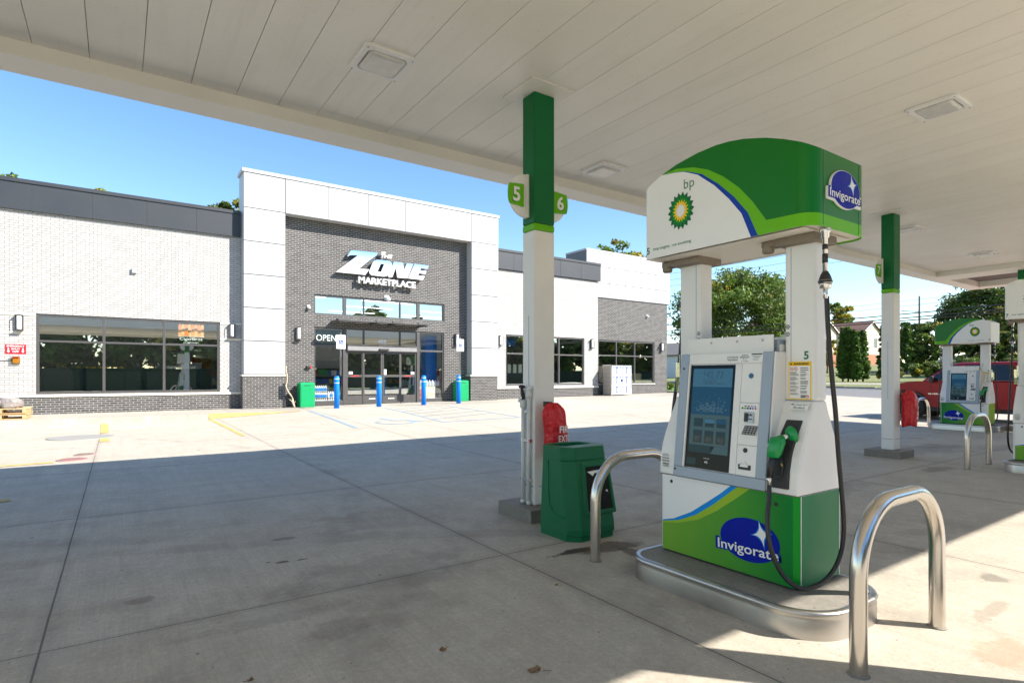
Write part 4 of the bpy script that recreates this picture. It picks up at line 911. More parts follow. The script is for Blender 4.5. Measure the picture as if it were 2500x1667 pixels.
    pts=[Vector((x*k,1.70*k,1.4+(z-1.4)*k)) for x,z,k in HP]; pts.append(Vector((3.180,1.940,.748)))
    sm=[]
    for i in range(len(pts)-1):
        p0,p1,p2,p3=pts[max(i-1,0)],pts[i],pts[i+1],pts[min(i+2,len(pts)-1)]
        for k in range(5):
            s=k/5; sm.append(.5*((2*p1)+(p2-p0)*s+(2*p0-5*p1+4*p2-p3)*s*s+(3*p1-p0-3*p2+p3)*s**3))
    sm.append(pts[-1]); MB().tube(sm,.0135,14,0).build("hose",M_BLACK,t)
    # the other side: same head, boot, nozzle, hose turned half round
    names=("display_head","nozzle_boot","splash_guard","hose_pipe","hose","topper_board","topper_buttons","warning_label","ethanol_label","grade_label","vent_holes")
    for ch in [c for c in t.children if c.name.split('.')[0] in names]:
        c=copy_tree(ch,t); c.rotation_euler=(0,0,PI)
    text_mb(nums[1],(3.5615,2*YC-1.852,1.526),(0,1,0),(0,0,1),h=.05,bold=.03).build("number",M_TXTG,t)
    t.location=loc; t.rotation_euler=(0,0,rz); return t
dispenser(("5","6"),"nearest green and white arched fuel pump with blue screen, numbered 5",(XC,YC,.15),0)
dispenser(("7","8"),"white side of an arched fuel pump numbered 7, cut by the right edge",(XC+7.75,YC,.15),0)
dispenser(("10","9"),"distant arched fuel pump numbered 9 standing in front of the red truck",(18.25,5.62,.15),PI)
# ================================================================== SHOP
YW,YP,YR=22.5,22.05,22.75
shop=thing("shop_building","white brick and charcoal brick shop with tall white entrance portal","shop",(8,22.5,.24))
def wall(x0,x1,z0,z1,holes,y0,y1,mb=None,mi=0):
    mb=mb or MB(); xs=sorted({x0,x1,*[h[i] for h in holes for i in (0,1)]}); zs_=sorted({z0,z1,*[h[i] for h in holes for i in (2,3)]})
    xs=[x for x in xs if x0<=x<=x1]; zs_=[z for z in zs_ if z0<=z<=z1]
    inh=lambda a,b:any(h[0]<a<h[1] and h[2]<b<h[3] for h in holes)
    for a,b in zip(xs,xs[1:]):
        run=None
        for c,d in zip(zs_,zs_[1:]):
            if inh((a+b)/2,(c+d)/2):
                if run: mb.box(a,y0,run[0],b,y1,run[1],mi); run=None
            else: run=(run[0],d) if run else (c,d)
        if run: mb.box(a,y0,run[0],b,y1,run[1],mi)
    return mb
W1=(-2.05,2.96,.85,3.30); W2=(15.09,20.02,.95,3.37)
WT=(6.21,11.84,3.78,4.55); WS=(6.21,11.82,.262,3.31)
# left wing
wall(-14,3.66,.84,6.36,[W1],YW,22.72).build("white_brick_wall",M_WB,shop)
mb=wall(-14,3.66,-.2,.758,[],YW-.012,22.72); mb.build("brick_base",M_DB,shop)
MB().box(-14,YW-.05,.76,3.655,22.7,.838).build("sill_course",M_STONE,shop)
mb=MB()
for a,b in ((-14,-2.06),(2.97,3.65)):
    mb.box(a,YW-.012,3.22,b,YW-.0005,3.31); mb.box(a,YW-.012,2.67,b,YW-.0005,2.745)
mb.build("stone_band",M_STONE,shop)
def parapet(x0,x1,y,joints,zb=6.36,zt=7.17):
    mb=MB(); e=[x0]+joints+[x1]
    for a,b in zip(e,e[1:]): mb.box(a+.006,y-.09,zb,b-.006,y+.05,zt)
    mb.box(x0,y-.08,zb+.01,x1,y+.2,zt-.01,1); mb.box(x0,y-.12,zt+.004,x1,y+.35,zt+.115)
    return mb
parapet(-14,3.62,YW,[-3.6-1.46*k for k in range(7)][::-1]+[-2.14,-.67,.78,2.23]).build("grey_parapet",[M_GREY,M_JOINT],shop)
# right wing
wall(14.36,20.97,.885,6.40,[W2],YW,22.72).build("white_brick_wall",M_WB,shop)
wall(14.36,20.98,-.1,.80,[],YW-.012,22.72).build("brick_base",M_DB,shop)
MB().box(14.37,YW-.05,.802,20.99,22.7,.883).build("sill_course",M_STONE,shop)
mb=MB()
for a,b in ((14.40,15.08),(20.03,20.96)):
    mb.box(a,YW-.012,3.26,b,YW-.0005,3.34); mb.box(a,YW-.012,2.68,b,YW-.0005,2.75)
mb.build("stone_band",M_STONE,shop)
parapet(14.38,21.1,YW,[15.5,17.0,18.35,19.72],6.42,7.24).build("grey_parapet",[M_GREY,M_JOINT],shop)
# end tower
W3=(21.22,25.64,.985,3.35)
wall(20.99,26.72,-.1,5.60,[W3],YR,22.95).build("charcoal_brick_wall",M_DB,shop)
mb=MB(); vj=[20.35,22.0,23.24,24.46,25.70,26.93]; hj=[5.62,6.40,7.26,8.06]
for a,b in zip(vj,vj[1:]):
    for c,d in zip(hj,hj[1:]): mb.box(a+.015,YR-.05,c+.015,b-.015,YR+.1,d-.015)
mb.box(20.36,YR-.035,5.61,26.92,24.4,8.05,1); mb.box(20.33,YR-.07,8.054,26.95,24.4,8.15)
mb.build("white_tower_panels",[M_PANEL,mat("panel gap",(.16,.16,.165),.8,noise=0)],shop)
MB().box(21.22,YR-.03,.94,25.68,YR+.02,.985).build("sill_course",M_STONE,shop)
MB().box(26.50,22.95,-.1,26.72,36,5.6).build("charcoal_brick_wall",M_DB,shop)
# entrance recess and portal
wall(5.0,13.0,-.1,7.42,[WT,WS],YW-.004,22.73).build("charcoal_brick_wall",M_DB,shop)
for a,b in ((3.66,5.07),(12.96,14.39)):
    MB().box(a-.03,YP+.03,-.1,b+(.0 if a<5 else -.04),22.6,1.398).build("pier_base",M_DB,shop)
    MB().box(a-.06,YP+.0,1.40,b+(.02 if a<5 else 0),22.58,1.455).build("pier_cap",M_STONE,shop)
mb=MB(); hz=[1.46,2.66,3.84,5.02,6.20,7.38,8.63]; vx=[3.65,5.07,6.65,8.23,9.81,11.39,12.96,14.39]
for a,b in ((3.65,5.07),(12.96,14.39)):
    for c,d in zip(hz[:-1],hz[1:]): mb.box(a+.015,YP,c+.015,b-.015,YP+.06,d-.015)
    for c,d in zip(hz[:-2],hz[1:-1]):      # inner return
        if a>5: mb.box(a+.002,YP+.064,c+.005,a+.05,YW-.01,d-.005)
        else: mb.box(b-.05,YP+.064,c+.005,b-.002,YW-.01,d-.005)
        mb.box(a+.004,YP+.064,c+.005,a+.05,YW-.01,d-.005) if a<5 else mb.box(b-.05,YP+.064,c+.005,b-.004,YW-.01,d-.005)
for a,b in zip(vx[1:-1],vx[2:-1]): mb.box(a+.015,YP,7.385,b-.015,YP+.06,8.625)
mb.box(5.075,YP+.01,7.372,12.955,YW-.01,7.384)
mb.box(3.67,YP+.035,1.47,5.05,22.58,8.62,1); mb.box(12.98,YP+.035,1.47,14.37,22.58,8.62,1); mb.box(5.052,YP+.035,7.386,12.978,22.6,8.62,1)
mb.box(3.655,YP+.07,6.4,3.70,22.95,8.62); mb.box(14.34,YP+.07,6.4,14.385,22.95,8.62); mb.box(3.66,22.6,7.3,14.38,22.95,8.62)
mb.box(3.60,YP-.03,8.632,14.43,22.98,8.75)
mb.build("portal_frame",[M_PANEL,mat("panel gap",(.16,.16,.165),.8,noise=0)],shop)
# hull, roof, inside
M_IN=mat("interior wall",(.34,.34,.32),.8,noise=.05); M_INF=mat("interior floor tile",(.30,.29,.27),.35,noise=.08,nscale=2); M_INC=mat("interior ceiling",(.60,.60,.58),.9,noise=.03)
mb=MB(); mb.box(-14,33,-.1,26.72,33.2,6.3); mb.box(-14.2,22.5,-.1,-14,33.2,6.3); mb.box(-14,22.98,5.0,26.49,33,5.2); mb.build("back_walls_and_roof",M_IN,shop)
MB().box(-14,22.73,-.1,20.95,33,.255).box(20.952,22.96,-.1,26.49,33,.255).build("floor",M_INF,shop)
MB().box(-14,22.96,4.72,26.49,33,4.76).build("ceiling",M_INC,shop)
mb=MB()
for y in (24.4,26.8,29.2,31.6):
    for x in (-10,-6,-2,2,6,10,14,18,22): mb.box(x-1.2,y-.06,4.69,x+1.2,y+.06,4.718)
mb.build("ceiling_tubes",mat("lit tube",(.8,.8,.8),.5,noise=0,emit=((.92,.97,1),3.5)),shop)
# windows
def window(holes,x0,x1,z0,z1,y,vm,hm,fw=.075,name="window",vw=.06,extra=None,skip_bottom=False):
    mb=MB(); f0,f1=y+.03,y+.14
    mb.box(x0,f0,z0,x0+fw,f1,z1); mb.box(x1-fw,f0,z0,x1,f1,z1); mb.box(x0+fw,f0,z1-fw,x1-fw,f1,z1); mb.box(x0+fw,f0,z0,x1-fw,f1,z0+fw)
    for v,w in vm: mb.box(v-w/2,f0+.004,z0+fw,v+w/2,f1-.004,z1-fw)
    e=[x0+fw]+[v for v,_ in vm]+[x1-fw]
    for i,z in hm:
        a=e[i]+(vm[i-1][1]/2 if i>0 else 0); b=e[i+1]-(vm[i][1]/2 if i<len(vm) else 0); mb.box(a,f0+.006,z-.03,b,f1-.006,z+.03)
    o=mb.build(name,M_FRAME,shop,bevel=.004); px=MB()
    px.poly([(x0+fw,y+.085,z0+fw),(x1-fw,y+.085,z0+fw),(x1-fw,y+.085,z1-fw),(x0+fw,y+.085,z1-fw)]); px.build("pane",M_GLASS,o,fixn=False); return o
window(None,*W1,YW,[(-.37,.075),(1.28,.075)],[(0,2.47),(1,2.47),(2,2.47)])
window(None,*W2,YW,[(16.73,.075),(18.36,.075)],[(0,2.47),(1,2.47),(2,2.47)])
window(None,*W3,YR,[(22.62,.06),(24.06,.06)],[(0,2.52),(1,2.52),(2,2.52)])
window(None,*WT,YW,[(7.42,.13),(8.21,.05),(9.78,.05),(10.61,.13)],[],.06,"transom_window")
# storefront
mb=MB(); y0,y1=YW+.03,YW+.15; x0,x1,z0,z1=WS
mb.box(x0,y0,z0,x0+.06,y1,z1); mb.box(x1-.06,y0,z0,x1,y1,z1); mb.box(x0+.06,y0,z1-.06,x1-.06,y1,z1)
for v in (7.42,10.60): mb.box(v-.07,y0-.006,z0,v+.07,y1+.006,z1-.06)
for v in (8.21,9.78): mb.box(v-.025,y0+.003,2.64,v+.025,y1,z1-.06)
mb.box(7.49,y0-.10,2.62,10.53,y1,2.66); mb.box(7.49,y0-.06,2.40,10.53,y1,2.618)
for a,b in ((6.27,7.35),(10.67,11.76)): mb.box(a,y0+.002,z0,b,y1,.44); mb.box(a,y0+.002,2.44 if a>8 else 2.57,b,y1,2.51 if a>8 else 2.64)
sf=mb.build("storefront",M_FRAME,shop,bevel=.004)
px=MB()
for a,b,c,d,g in ((6.27,7.35,.44,3.25,M_GLASS2),(10.67,11.76,.44,3.25,M_GLASS2),(7.49,10.53,2.66,3.25,M_GLASS)): MB().poly([(a,YW+.09,c),(b,YW+.09,c),(b,YW+.09,d),(a,YW+.09,d)]).build("pane",g,sf,fixn=False)
MB().box(7.52,y0-.075,2.43,10.5,y0-.061,2.60).build("door_header",mat("header aluminium",(.30,.29,.28),.4,.5,noise=.04),sf)
mb=MB().box(8.82,y0-.16,2.44,9.22,y0-.076,2.53); mb.build("door_sensor",M_BLKP,sf,bevel=.02)
for i,(a,b,yo) in enumerate(((7.495,8.19,.02),(8.17,8.985,0),(8.995,9.80,0),(9.78,10.525,.02))):
    mb=MB(); q0,q1=y0+.01+yo,y0+.055+yo; c,d=.275,2.395
    mb.box(a,q0,c,a+.06,q1,d); mb.box(b-.06,q0,c,b,q1,d); mb.box(a+.06,q0,d-.07,b-.06,q1,d); mb.box(a+.06,q0,c,b-.06,q1,.60); mb.box(a+.06,q0,1.36,b-.06,q1,1.45)
    dr=mb.build("sliding_door",M_FRAME,sf,bevel=.003)
    px=MB(); px.poly([(a+.06,q0+.03,.60),(b-.06,q0+.03,.60),(b-.06,q0+.03,d-.07),(a+.06,q0+.03,d-.07)]); 
    px.build("door_pane",M_GLASS,sf,fixn=False)
    mb=MB()
    if i in (1,2):
        for k in range(4): mb.box(a+.25+.07*k,q0-.003,.46,a+.305+.07*k,q0-.001,.50)
    else: mb.box(a+.2,q0-.003,1.385,a+.5,q0-.001,1.425,1); mb.box(a+.1 if i==0 else b-.25,q0-.003,1.48,a+.25 if i==0 else b-.1,q0-.001,1.58)
    if i==2: mb.box(a+.07,q0-.003,1.46,a+.17,q0-.001,1.68)
    mb.build("door_decal",[M_DECW,M_RED],sf)
tm=text_mb("450",(9.0,YW+.08,2.82),(1,0,0),(0,0,1),h=.17,w=.36,bold=.035); tm.build("street_number",M_DECW,sf)
# entrance shelf canopy
mb=MB()
mb.box(6.86,YW-.86,3.50,10.62,YW-.82,3.55); mb.box(6.86,YW-.82,3.545,10.62,YW-.02,3.56)
for x in (6.86,8.42,9.2,10.55): mb.box(x,YW-.80,3.47,x+.06,YW-.01,3.55)
for x in (7.1,8.6,9.3,10.4): mb.box(x-.22,YW-.88,3.50,x+.22,YW-.70,3.60)
mb.build("entrance_canopy",M_FRAME,shop,bevel=.004)
# small fittings on the wall
def cctv(x,y,z,label,s=1,mm=None):
    t=thing("security_camera",label,"security camera",(x,y,z)); mm=mm or M_DECW
    MB().box(x-.05*s,y-.03,z-.06*s,x+.05*s,y,z+.06*s).build("mount",mm,t,bevel=.01)
    mb=MB().lathe((x+.01,y-.03,z-.02),[(.05*s,0),(.055*s,.06*s),(.04*s,.11*s),(.01,.13*s)],16,0,axis=(0,-1,-.35)); mb.build("housing",mm,t)
cctv(6.0,YW-.005,4.05,"white camera on the dark brick left of the upper entrance windows")
cctv(9.15,YW-.005,4.62,"large white camera fixture above the middle upper entrance window",1.8)
cctv(25.0,YR,4.85,"small white fixture high on the dark brick end wall")
cctv(25.95,YR,3.05,"small camera beside the last wall lamp on the dark brick end wall",.7,M_DECK)
t=thing("wall_spout","grey angled vent fitting alone on the white brick above the wide window","vent",(.42,YW,4.83)); 
MB().box(.37,YW-.08,4.76,.41,YW,4.91).box(.41,YW-.08,4.76,.51,YW,4.80).build("bracket",mat("grey fitting",(.33,.34,.36),.5,noise=.05),t,bevel=.006)
t=thing("alarm_strobe","small red alarm horn on the dark brick left of the entrance","alarm",(6.05,YW,1.75)); MB().box(5.92,YW-.11,1.70,6.08,YW-.004,1.79).build("horn",M_BLKP,t,bevel=.01); MB().box(6.03,YW-.125,1.715,6.09,YW-.112,1.775).build("strobe",M_RED,t,bevel=.004)
# wall lamps
def lamp(x,y,z,label,first=[None]):
    if first[0]:
        c=copy_tree(first[0]); c.location=(x,y,z); c['label']=label; return c
    t=thing("wall_lamp",label,"wall lamp",(x,y,z),group="upright wall lamps on the shop"); w,h=.095,.23
    mb=MB(); mb.box(x-w,y-.03,z-h,x+w,y-.001,z+h)
    for q in (-1,1):
        mb.box(x+q*w-.008,y-.155,z-h,x+q*w+.008,y-.14,z+h); mb.box(x+q*w-.008,y-.155,z-h-.012,x+q*w+.008,y-.02,z-h+.012)
    mb.box(x-w,y-.157,z-h-.02,x+w,y-.02,z-h+.006); mb.box(x-w,y-.157,z+h-.02,x+w,y-.02,z+h-.004); mb.box(x-.03,y-.12,z+h,x+.03,y-.03,z+h+.02)
    mb.build("frame",M_FRAME,t,bevel=.003)
    MB().lathe((x,y-.09,z-h+.02),[(.055,0),(.062,.02),(.062,2*h-.07),(.055,2*h-.05)],20,0).build("lamp_shade",M_LAMPG,t); first[0]=t; return t
lamp(-2.43,YW,3.0,"wall lamp on white brick between the emergency shut off sign and wide window")
lamp(3.34,YW,3.02,"wall lamp in the shaded strip of white brick beside the portal")
lamp(5.63,YW-.005,3.02,"wall lamp on dark brick left of the OPEN window")
lamp(12.43,YW-.005,3.04,"wall lamp on dark brick behind the right accessible parking sign")
lamp(14.75,YW,3.07,"wall lamp on white brick just right of the portal")
lamp(20.5,YW,3.10,"wall lamp on white brick right of the paired windows, beside the dark brick")
lamp(26.2,YR,3.10,"last wall lamp, near the far corner of the dark brick end")
# emergency sign and button
t=thing("emergency_sign","red EMERGENCY SHUT OFF sign with two down arrows on white brick","sign",(-2.515,YW,2.2))
MB().box(-2.755,YW-.012,2.06,-2.275,YW-.002,2.35).build("panel",M_RED.copy() if False else mat("red sign",(.62,.01,.02),.4,noise=.02),t,bevel=.004)
mb=MB()
for s,x,z,w,h in (("EMERGENCY",-2.515,2.295,.40,.055),("SHUT",-2.515,2.21,.20,.052),("OFF",-2.515,2.13,.15,.052)): mb.add(text_mb(s,(x,YW-.0135,z),(1,0,0),(0,0,1),w=w,h=h,bold=.008))
for x in (-2.68,-2.35): mb.poly([(x-.014,YW-.0135,2.235),(x+.014,YW-.0135,2.235),(x+.014,YW-.0135,2.15),(x+.035,YW-.0135,2.15),(x,YW-.0135,2.095),(x-.035,YW-.0135,2.15),(x-.014,YW-.0135,2.15)])
mb.build("lettering",M_DECW,t)
t=thing("emergency_button","orange and red emergency button in a clear wall box with conduit","emergency button",(-2.51,YW,1.88))
MB().box(-2.58,YW-.06,1.78,-2.43,YW-.002,1.98).build("button_box",mat("orange box",(.85,.32,.02),.4,noise=.05),t,bevel=.01); MB().box(-2.57,YW-.075,1.93,-2.44,YW-.061,1.97).build("red_cap",M_RED,t,bevel=.003)
MB().box(-2.62,YW-.085,1.765,-2.40,YW-.0795,2.0).box(-2.62,YW-.079,1.765,-2.616,YW-.004,2.0).box(-2.404,YW-.079,1.765,-2.40,YW-.004,2.0).build("clear_cover",M_ACRYL,t)
MB().tube([(-4.4,YW-.02,1.87),(-2.61,YW-.02,1.87)],.014,10,0).build("conduit",M_CHROME,t)
# shop sign
YS=22.29
sg=thing("shop_sign","large pale blue italic ZONE MARKETPLACE letters on the dark brick","shop sign",(9,YS,5.8))
def sky_tinted_face(top,bot,name):
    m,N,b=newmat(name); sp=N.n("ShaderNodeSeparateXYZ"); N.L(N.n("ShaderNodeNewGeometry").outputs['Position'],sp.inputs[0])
    col=N.mix(N.rng(sp.outputs[2],bot,top),(.62,.64,.65),(.13,.33,.70)); N.L(col,b.inputs['Base Color']); b.inputs['Roughness'].default_value=.35; return m  # sky reflection put into the letter colour: blue at top, pale below
SF1=sky_tinted_face(6.40,5.62,"sign letter acrylic tall"); SF2=sky_tinted_face(6.18,5.62,"sign letter acrylic")
SE=mat("sign letter edge",(.16,.15,.14),.5,.3,noise=.05)
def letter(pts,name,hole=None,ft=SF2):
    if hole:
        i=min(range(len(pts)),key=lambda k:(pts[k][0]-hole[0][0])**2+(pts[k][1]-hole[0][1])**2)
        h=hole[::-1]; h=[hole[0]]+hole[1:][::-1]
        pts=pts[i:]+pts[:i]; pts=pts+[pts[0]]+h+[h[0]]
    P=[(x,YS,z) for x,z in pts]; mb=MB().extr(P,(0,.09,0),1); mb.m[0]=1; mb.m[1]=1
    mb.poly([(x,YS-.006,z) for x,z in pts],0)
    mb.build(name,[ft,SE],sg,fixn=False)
    # edge trim ring
ZP=[(7.588,6.368),(8.704,6.398),(8.633,6.294),(7.904,5.664),(8.341,5.694),(8.174,5.453),(6.992,5.448),(7.869,6.203),(7.576,6.173),(7.431,6.101)]
OP=[(8.669,6.118),(9.098,6.133),(9.225,6.110),(9.290,6.06),(9.312,5.973),(9.171,5.569),(9.074,5.49),(8.954,5.46),(8.434,5.468),(8.352,5.52),(8.341,5.62),(8.48,5.983),(8.551,6.07)]
OH=[(8.823,5.965),(8.966,5.969),(8.835,5.637),(8.68,5.644)]
NP=[(9.39,6.115),(9.79,6.118),(9.855,5.846),(9.965,6.119),(10.264,6.12),(9.985,5.487),(9.537,5.478),(9.475,5.876),(9.316,5.468),(9.134,5.473)]
EP=[(10.309,6.129),(10.995,6.129),(10.91,5.976),(10.61,5.973),(10.572,5.886),(10.871,5.889),(10.819,5.752),(10.52,5.751),(10.474,5.656),(10.793,5.659),(10.701,5.484),(10.023,5.49)]
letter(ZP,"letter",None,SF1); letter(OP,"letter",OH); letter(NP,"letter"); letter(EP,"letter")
text_mb("MARKETPLACE",(9.13,YS+.03,5.235),(1,0,0),(0,0,1),w=2.47,h=.26,bold=.016,extrude=.06).build("lettering",M_DECW,sg)
text_mb("THE",(9.06,YS+.03,6.30),(1,0,.02),(.25,0,1),w=.50,h=.145,bold=.02,extrude=.05).build("lettering",M_DECW,sg)
MB().box(8.86,YS+.0,6.41,9.03,YS+.08,6.47).build("sign_lamp",M_DECW,sg,bevel=.01)
# ------------------------------------------------------------------ in front of the shop
def bollard(x,y,label):
    t=thing("blue_bollard",label,"bollard",(x,y,zs(x)),group="blue bollards by the shop door"); z=zs(x); r_=.092
    MB().lathe((x,y,z-.02),[(r_,0),(r_,1.11),(r_*.95,1.145),(r_*.78,1.165),(r_*.4,1.175)],28,0).build("sleeve",M_BOLL,t)
    mb=MB()
    for h in (.90,1.045): mb.lathe((x,y,z+h),[(r_+.0015,0),(r_+.0015,.022)],28,0)
    mb.build("reflective_band",M_DECW,t); return t
for x,y,l in ((6.40,20.32,"blue bollard carrying the accessible parking sign by the OPEN window"),(8.05,20.52,"blue bollard in front of the left half of the sliding doors"),(9.86,20.47,"blue bollard in front of the stacked water jugs window"),(11.47,20.56,"blue bollard carrying the accessible parking sign by the right green bin")): bollard(x,y,l)
def psign(x,y,label):
    z=zs(x); t=thing("accessible_parking_sign",label,"parking sign",(x,y,z+1.15),group="accessible parking signs")
    MB().box(x-.03,y-.012,z+1.155,x+.03,y+.012,z+2.7).build("post",M_CHROME,t)
    MB().box(x-.165,y-.026,z+2.13,x+.165,y-.014,z+2.62).build("panel",M_DECW,t,bevel=.003)
    mb=MB(); mb.box(x-.07,y-.0285,z+2.29,x+.07,y-.0265,z+2.44); bp=mb.build("blue_square",M_BLUE,t)
    mb=MB(); c=Vector((x-.005,y-.030,z+2.345)); mb.tube([c+Vector((.035*math.cos(R(a)),0,.035*math.sin(R(a)))) for a in range(120,400,20)],.006,6,0); mb.tube([c+Vector((-.012,0,.06)),c+Vector((.0,0,.02)),c+Vector((.032,0,.015)),c+Vector((.045,0,-.025))],.008,6,0); mb.lathe(c+Vector((-.012,.0,.075)),[(.011,0),(.011,.002)],10,0,axis=(0,-1,0)); mb.build("wheelchair_mark",M_DECW,bp)
    mb=MB()
    for s,dz,w in (("RESERVED",2.565,.22),("PARKING",2.505,.19),("VAN",2.245,.08),("ACCESSIBLE",2.185,.24)): mb.add(text_mb(s,(x,y-.0275,z+dz),(1,0,0),(0,0,1),w=w,h=.034,bold=.015))
    mb.build("lettering",M_TXTG,t)
psign(6.56,20.36,"white accessible parking sign partly hiding the word OPEN"); psign(11.56,20.6,"white accessible parking sign in front of the right wall lamp")
def bin2(x,y,label):
    z=zs(x); t=thing("shop_bin",label,"waste bin",(x,y,z),group="bright green bins at the shop door"); w,d,h=.27,.24,.92
    lv=[(0,.012),(.05,.0),(.055,.008),(.06,0),(h-.16,0),(h-.15,.0),(h-.04,.0),(h,.05)]
    MB().sweep([oct_(x-w+i,y-d+i,x+w-i,y+d-i,.02,z+zz_) for zz_,i in lv],0,sm=False).build("bin_body",M_BIN2,t,bevel=.012)
    mb=MB(); mb.box(x-w+.05,y-d-.004,z+.10,x+w-.05,y-d+.001,z+h-.16); mb.build("door_panel",M_BIN2,t,bevel=.006)
    MB().box(x-.12,y-d-.006,z+h-.125,x+.12,y-d-.001,z+h-.10).build("handle_slot",mat("bin slot",(.01,.12,.05),.5,noise=0),t)
bin2(5.82,22.16,"bright green bin between the leaning branch and the OPEN window"); bin2(12.50,22.2,"bright green bin right of the entrance behind a blue bollard")
t=thing("leaning_branch","pale dry branch leaning on the dark brick left of the green bin","branch",(5.3,22.1,.24))
pts=[(5.38,22.02,.245),(5.34,22.12,.42),(5.35,22.2,.60),(5.22,22.27,.80),(5.14,22.33,1.0),(5.19,22.36,1.2),(5.21,22.4,1.42),(5.17,22.44,1.62),(5.19,22.46,1.78)]
mb=MB().tube(pts,[.032,.045,.035,.028,.026,.022,.02,.017,.01],9,0); mb.tube([(5.34,22.12,.44),(5.24,22.1,.52),(5.19,22.12,.56)],[.02,.013,.006],7,0); mb.tube([(5.15,22.32,.98),(5.10,22.3,1.12)],[.014,.006],7,0); mb.tube([(5.36,22.1,.40),(5.44,22.08,.47)],[.02,.008],7,0)
mb.build("branch_wood",M_BRANCH,t)
# propane locker
t=thing("gas_bottle_locker","metal gas bottle locker with perforated side and printed white bottles on the doors","locker",(22.0,22.1,zs(22)))
LX0,LX1,LY0,LY1=21.25,22.76,21.78,22.42; lz=zs(22); 
def perf_mat():
    m,N,b=newmat("perforated steel"); sp=N.n("ShaderNodeSeparateXYZ"); N.L(N.n("ShaderNodeNewGeometry").outputs['Position'],sp.inputs[0])
    def cell(v,o): return N.math('SUBTRACT',N.math('FLOORED_MODULO',N.math('ADD',v,o),.07),.035)
    row=N.math('MULTIPLY',N.math('FLOORED_MODULO',N.math('FLOOR',N.math('DIVIDE',sp.outputs[2],.07)),2),.035)
    a=cell(N.math('ADD',sp.outputs[1],row),0); c=cell(sp.outputs[2],0); d=N.math('SQRT',N.math('ADD',N.math('MULTIPLY',a,a),N.math('MULTIPLY',c,c)))
    col=N.mix(N.math('LESS_THAN',d,.021),(.42,.37,.32),(.05,.04,.035)); N.L(col,b.inputs['Base Color']); b.inputs['Roughness'].default_value=.5; return m
mb=MB(); mb.box(LX0,LY0+.02,lz+.04,LX1,LY1,lz+1.58); mb.build("cabinet",[perf_mat()],t,bevel=.004)
mb=MB()
for x in (LX0,LX1-.04): mb.box(x-.004,LY0-.004,lz,x+.044,LY0+.03,lz+1.60); mb.box(x-.004,LY1-.03,lz,x+.044,LY1+.004,lz+1.6)
mb.box(LX0-.01,LY0-.01,lz+1.58,LX1+.01,LY1+.01,lz+1.615); mb.build("corner_frame",M_CHROME,t)
for k,(a,b) in enumerate(((LX0+.045,21.995),(22.01,LX1-.045))):
    MB().box(a,LY0-.006,lz+.06,b,LY0+.018,lz+1.57).build("locker_door",M_DECW,t,bevel=.003)
    mb=MB()
    for j in range(3):
        for i in range(2):
            cx=a+(b-a)*(.27+.46*i); z=lz+.14+.50*j; mb.box(cx-.155,LY0-.0085,z,cx+.155,LY0-.0065,z+.37,0)
            mb.extr([(cx+.105*sx,LY0-.0095,z+dz) for sx,dz in ((-.7,.0),(.7,0),(1,.07),(1,.25),(.8,.31),(.35,.325),(.35,.36),(-.35,.36),(-.35,.325),(-.8,.31),(-1,.25),(-1,.07))],(0,-.001,0),1)
            mb.box(cx-.02,LY0-.0125,z+.12,cx+.02,LY0-.0108,z+.18,0)
    for z in (.04,.54,1.0,1.48): mb.box(a+.01,LY0-.0088,lz+z+.04,b-.01,LY0-.0068,lz+z+.065,0)
    mb.build("bottle_pictures",[mat("locker blue",(.03,.08,.42),.4,noise=.03),M_DECW],t)
mb=MB().box(21.97,LY0-.05,lz+.74,22.04,LY0-.007,lz+.86); mb.build("latch",M_BLKP,t,bevel=.006)
# pallet with wrapped goods
t=thing("timber_pallet","light timber pallet on the walk below the wide shop window","pallet",(-2.6,20.7,.24))
mb=MB(); px0,px1,py0,py1=-3.15,-2.0,20.15,21.3; pz=.242
for r0 in (0,.155):
    for k in range(3): mb.box(px0+.03+.5*k,py0,pz+r0+.02,px0+.11+.5*k,py1,pz+r0+.115)
    for k in range(7): mb.box(px0,py0+.175*k,pz+r0+.116,px1,py0+.175*k+.10,pz+r0+.135)
    for k in range(3): mb.box(px0,py0+.5*k,pz+r0,px1,py0+.5*k+.1,pz+r0+.019)
mb.build("boards",M_WOOD,t,bevel=.003)
M_WRAP=mat("wrapped goods",(.28,.25,.23),.25,noise=.5,nscale=22,bump=.8,bscale=20)
random.seed(2)
for k,(x,y) in enumerate(((-2.86,20.6),(-2.42,20.68))):
    mb=MB(); rings=[]
    for q,(z,s) in enumerate(((0,.95),(.05,1),(.14,1.0),(.22,.9),(.27,.6))): rings.append([(x+.25*s*(1+.12*math.sin(3*a+q)+.05*random.random())*math.cos(a),y+.28*s*(1+.1*math.sin(2*a+q))*math.sin(a),pz+.292+z) for a in [2*PI*i/20 for i in range(20)]])
    mb.sweep(rings,0); tag(mb.build("wrapped_bundle",M_WRAP,org=(x,y,pz+.29)),("dark plastic wrapped bundle at the left frame edge on the pallet","brown plastic wrapped bundle at the right end of the pallet")[k],"bundle",group="wrapped goods on the pallet")
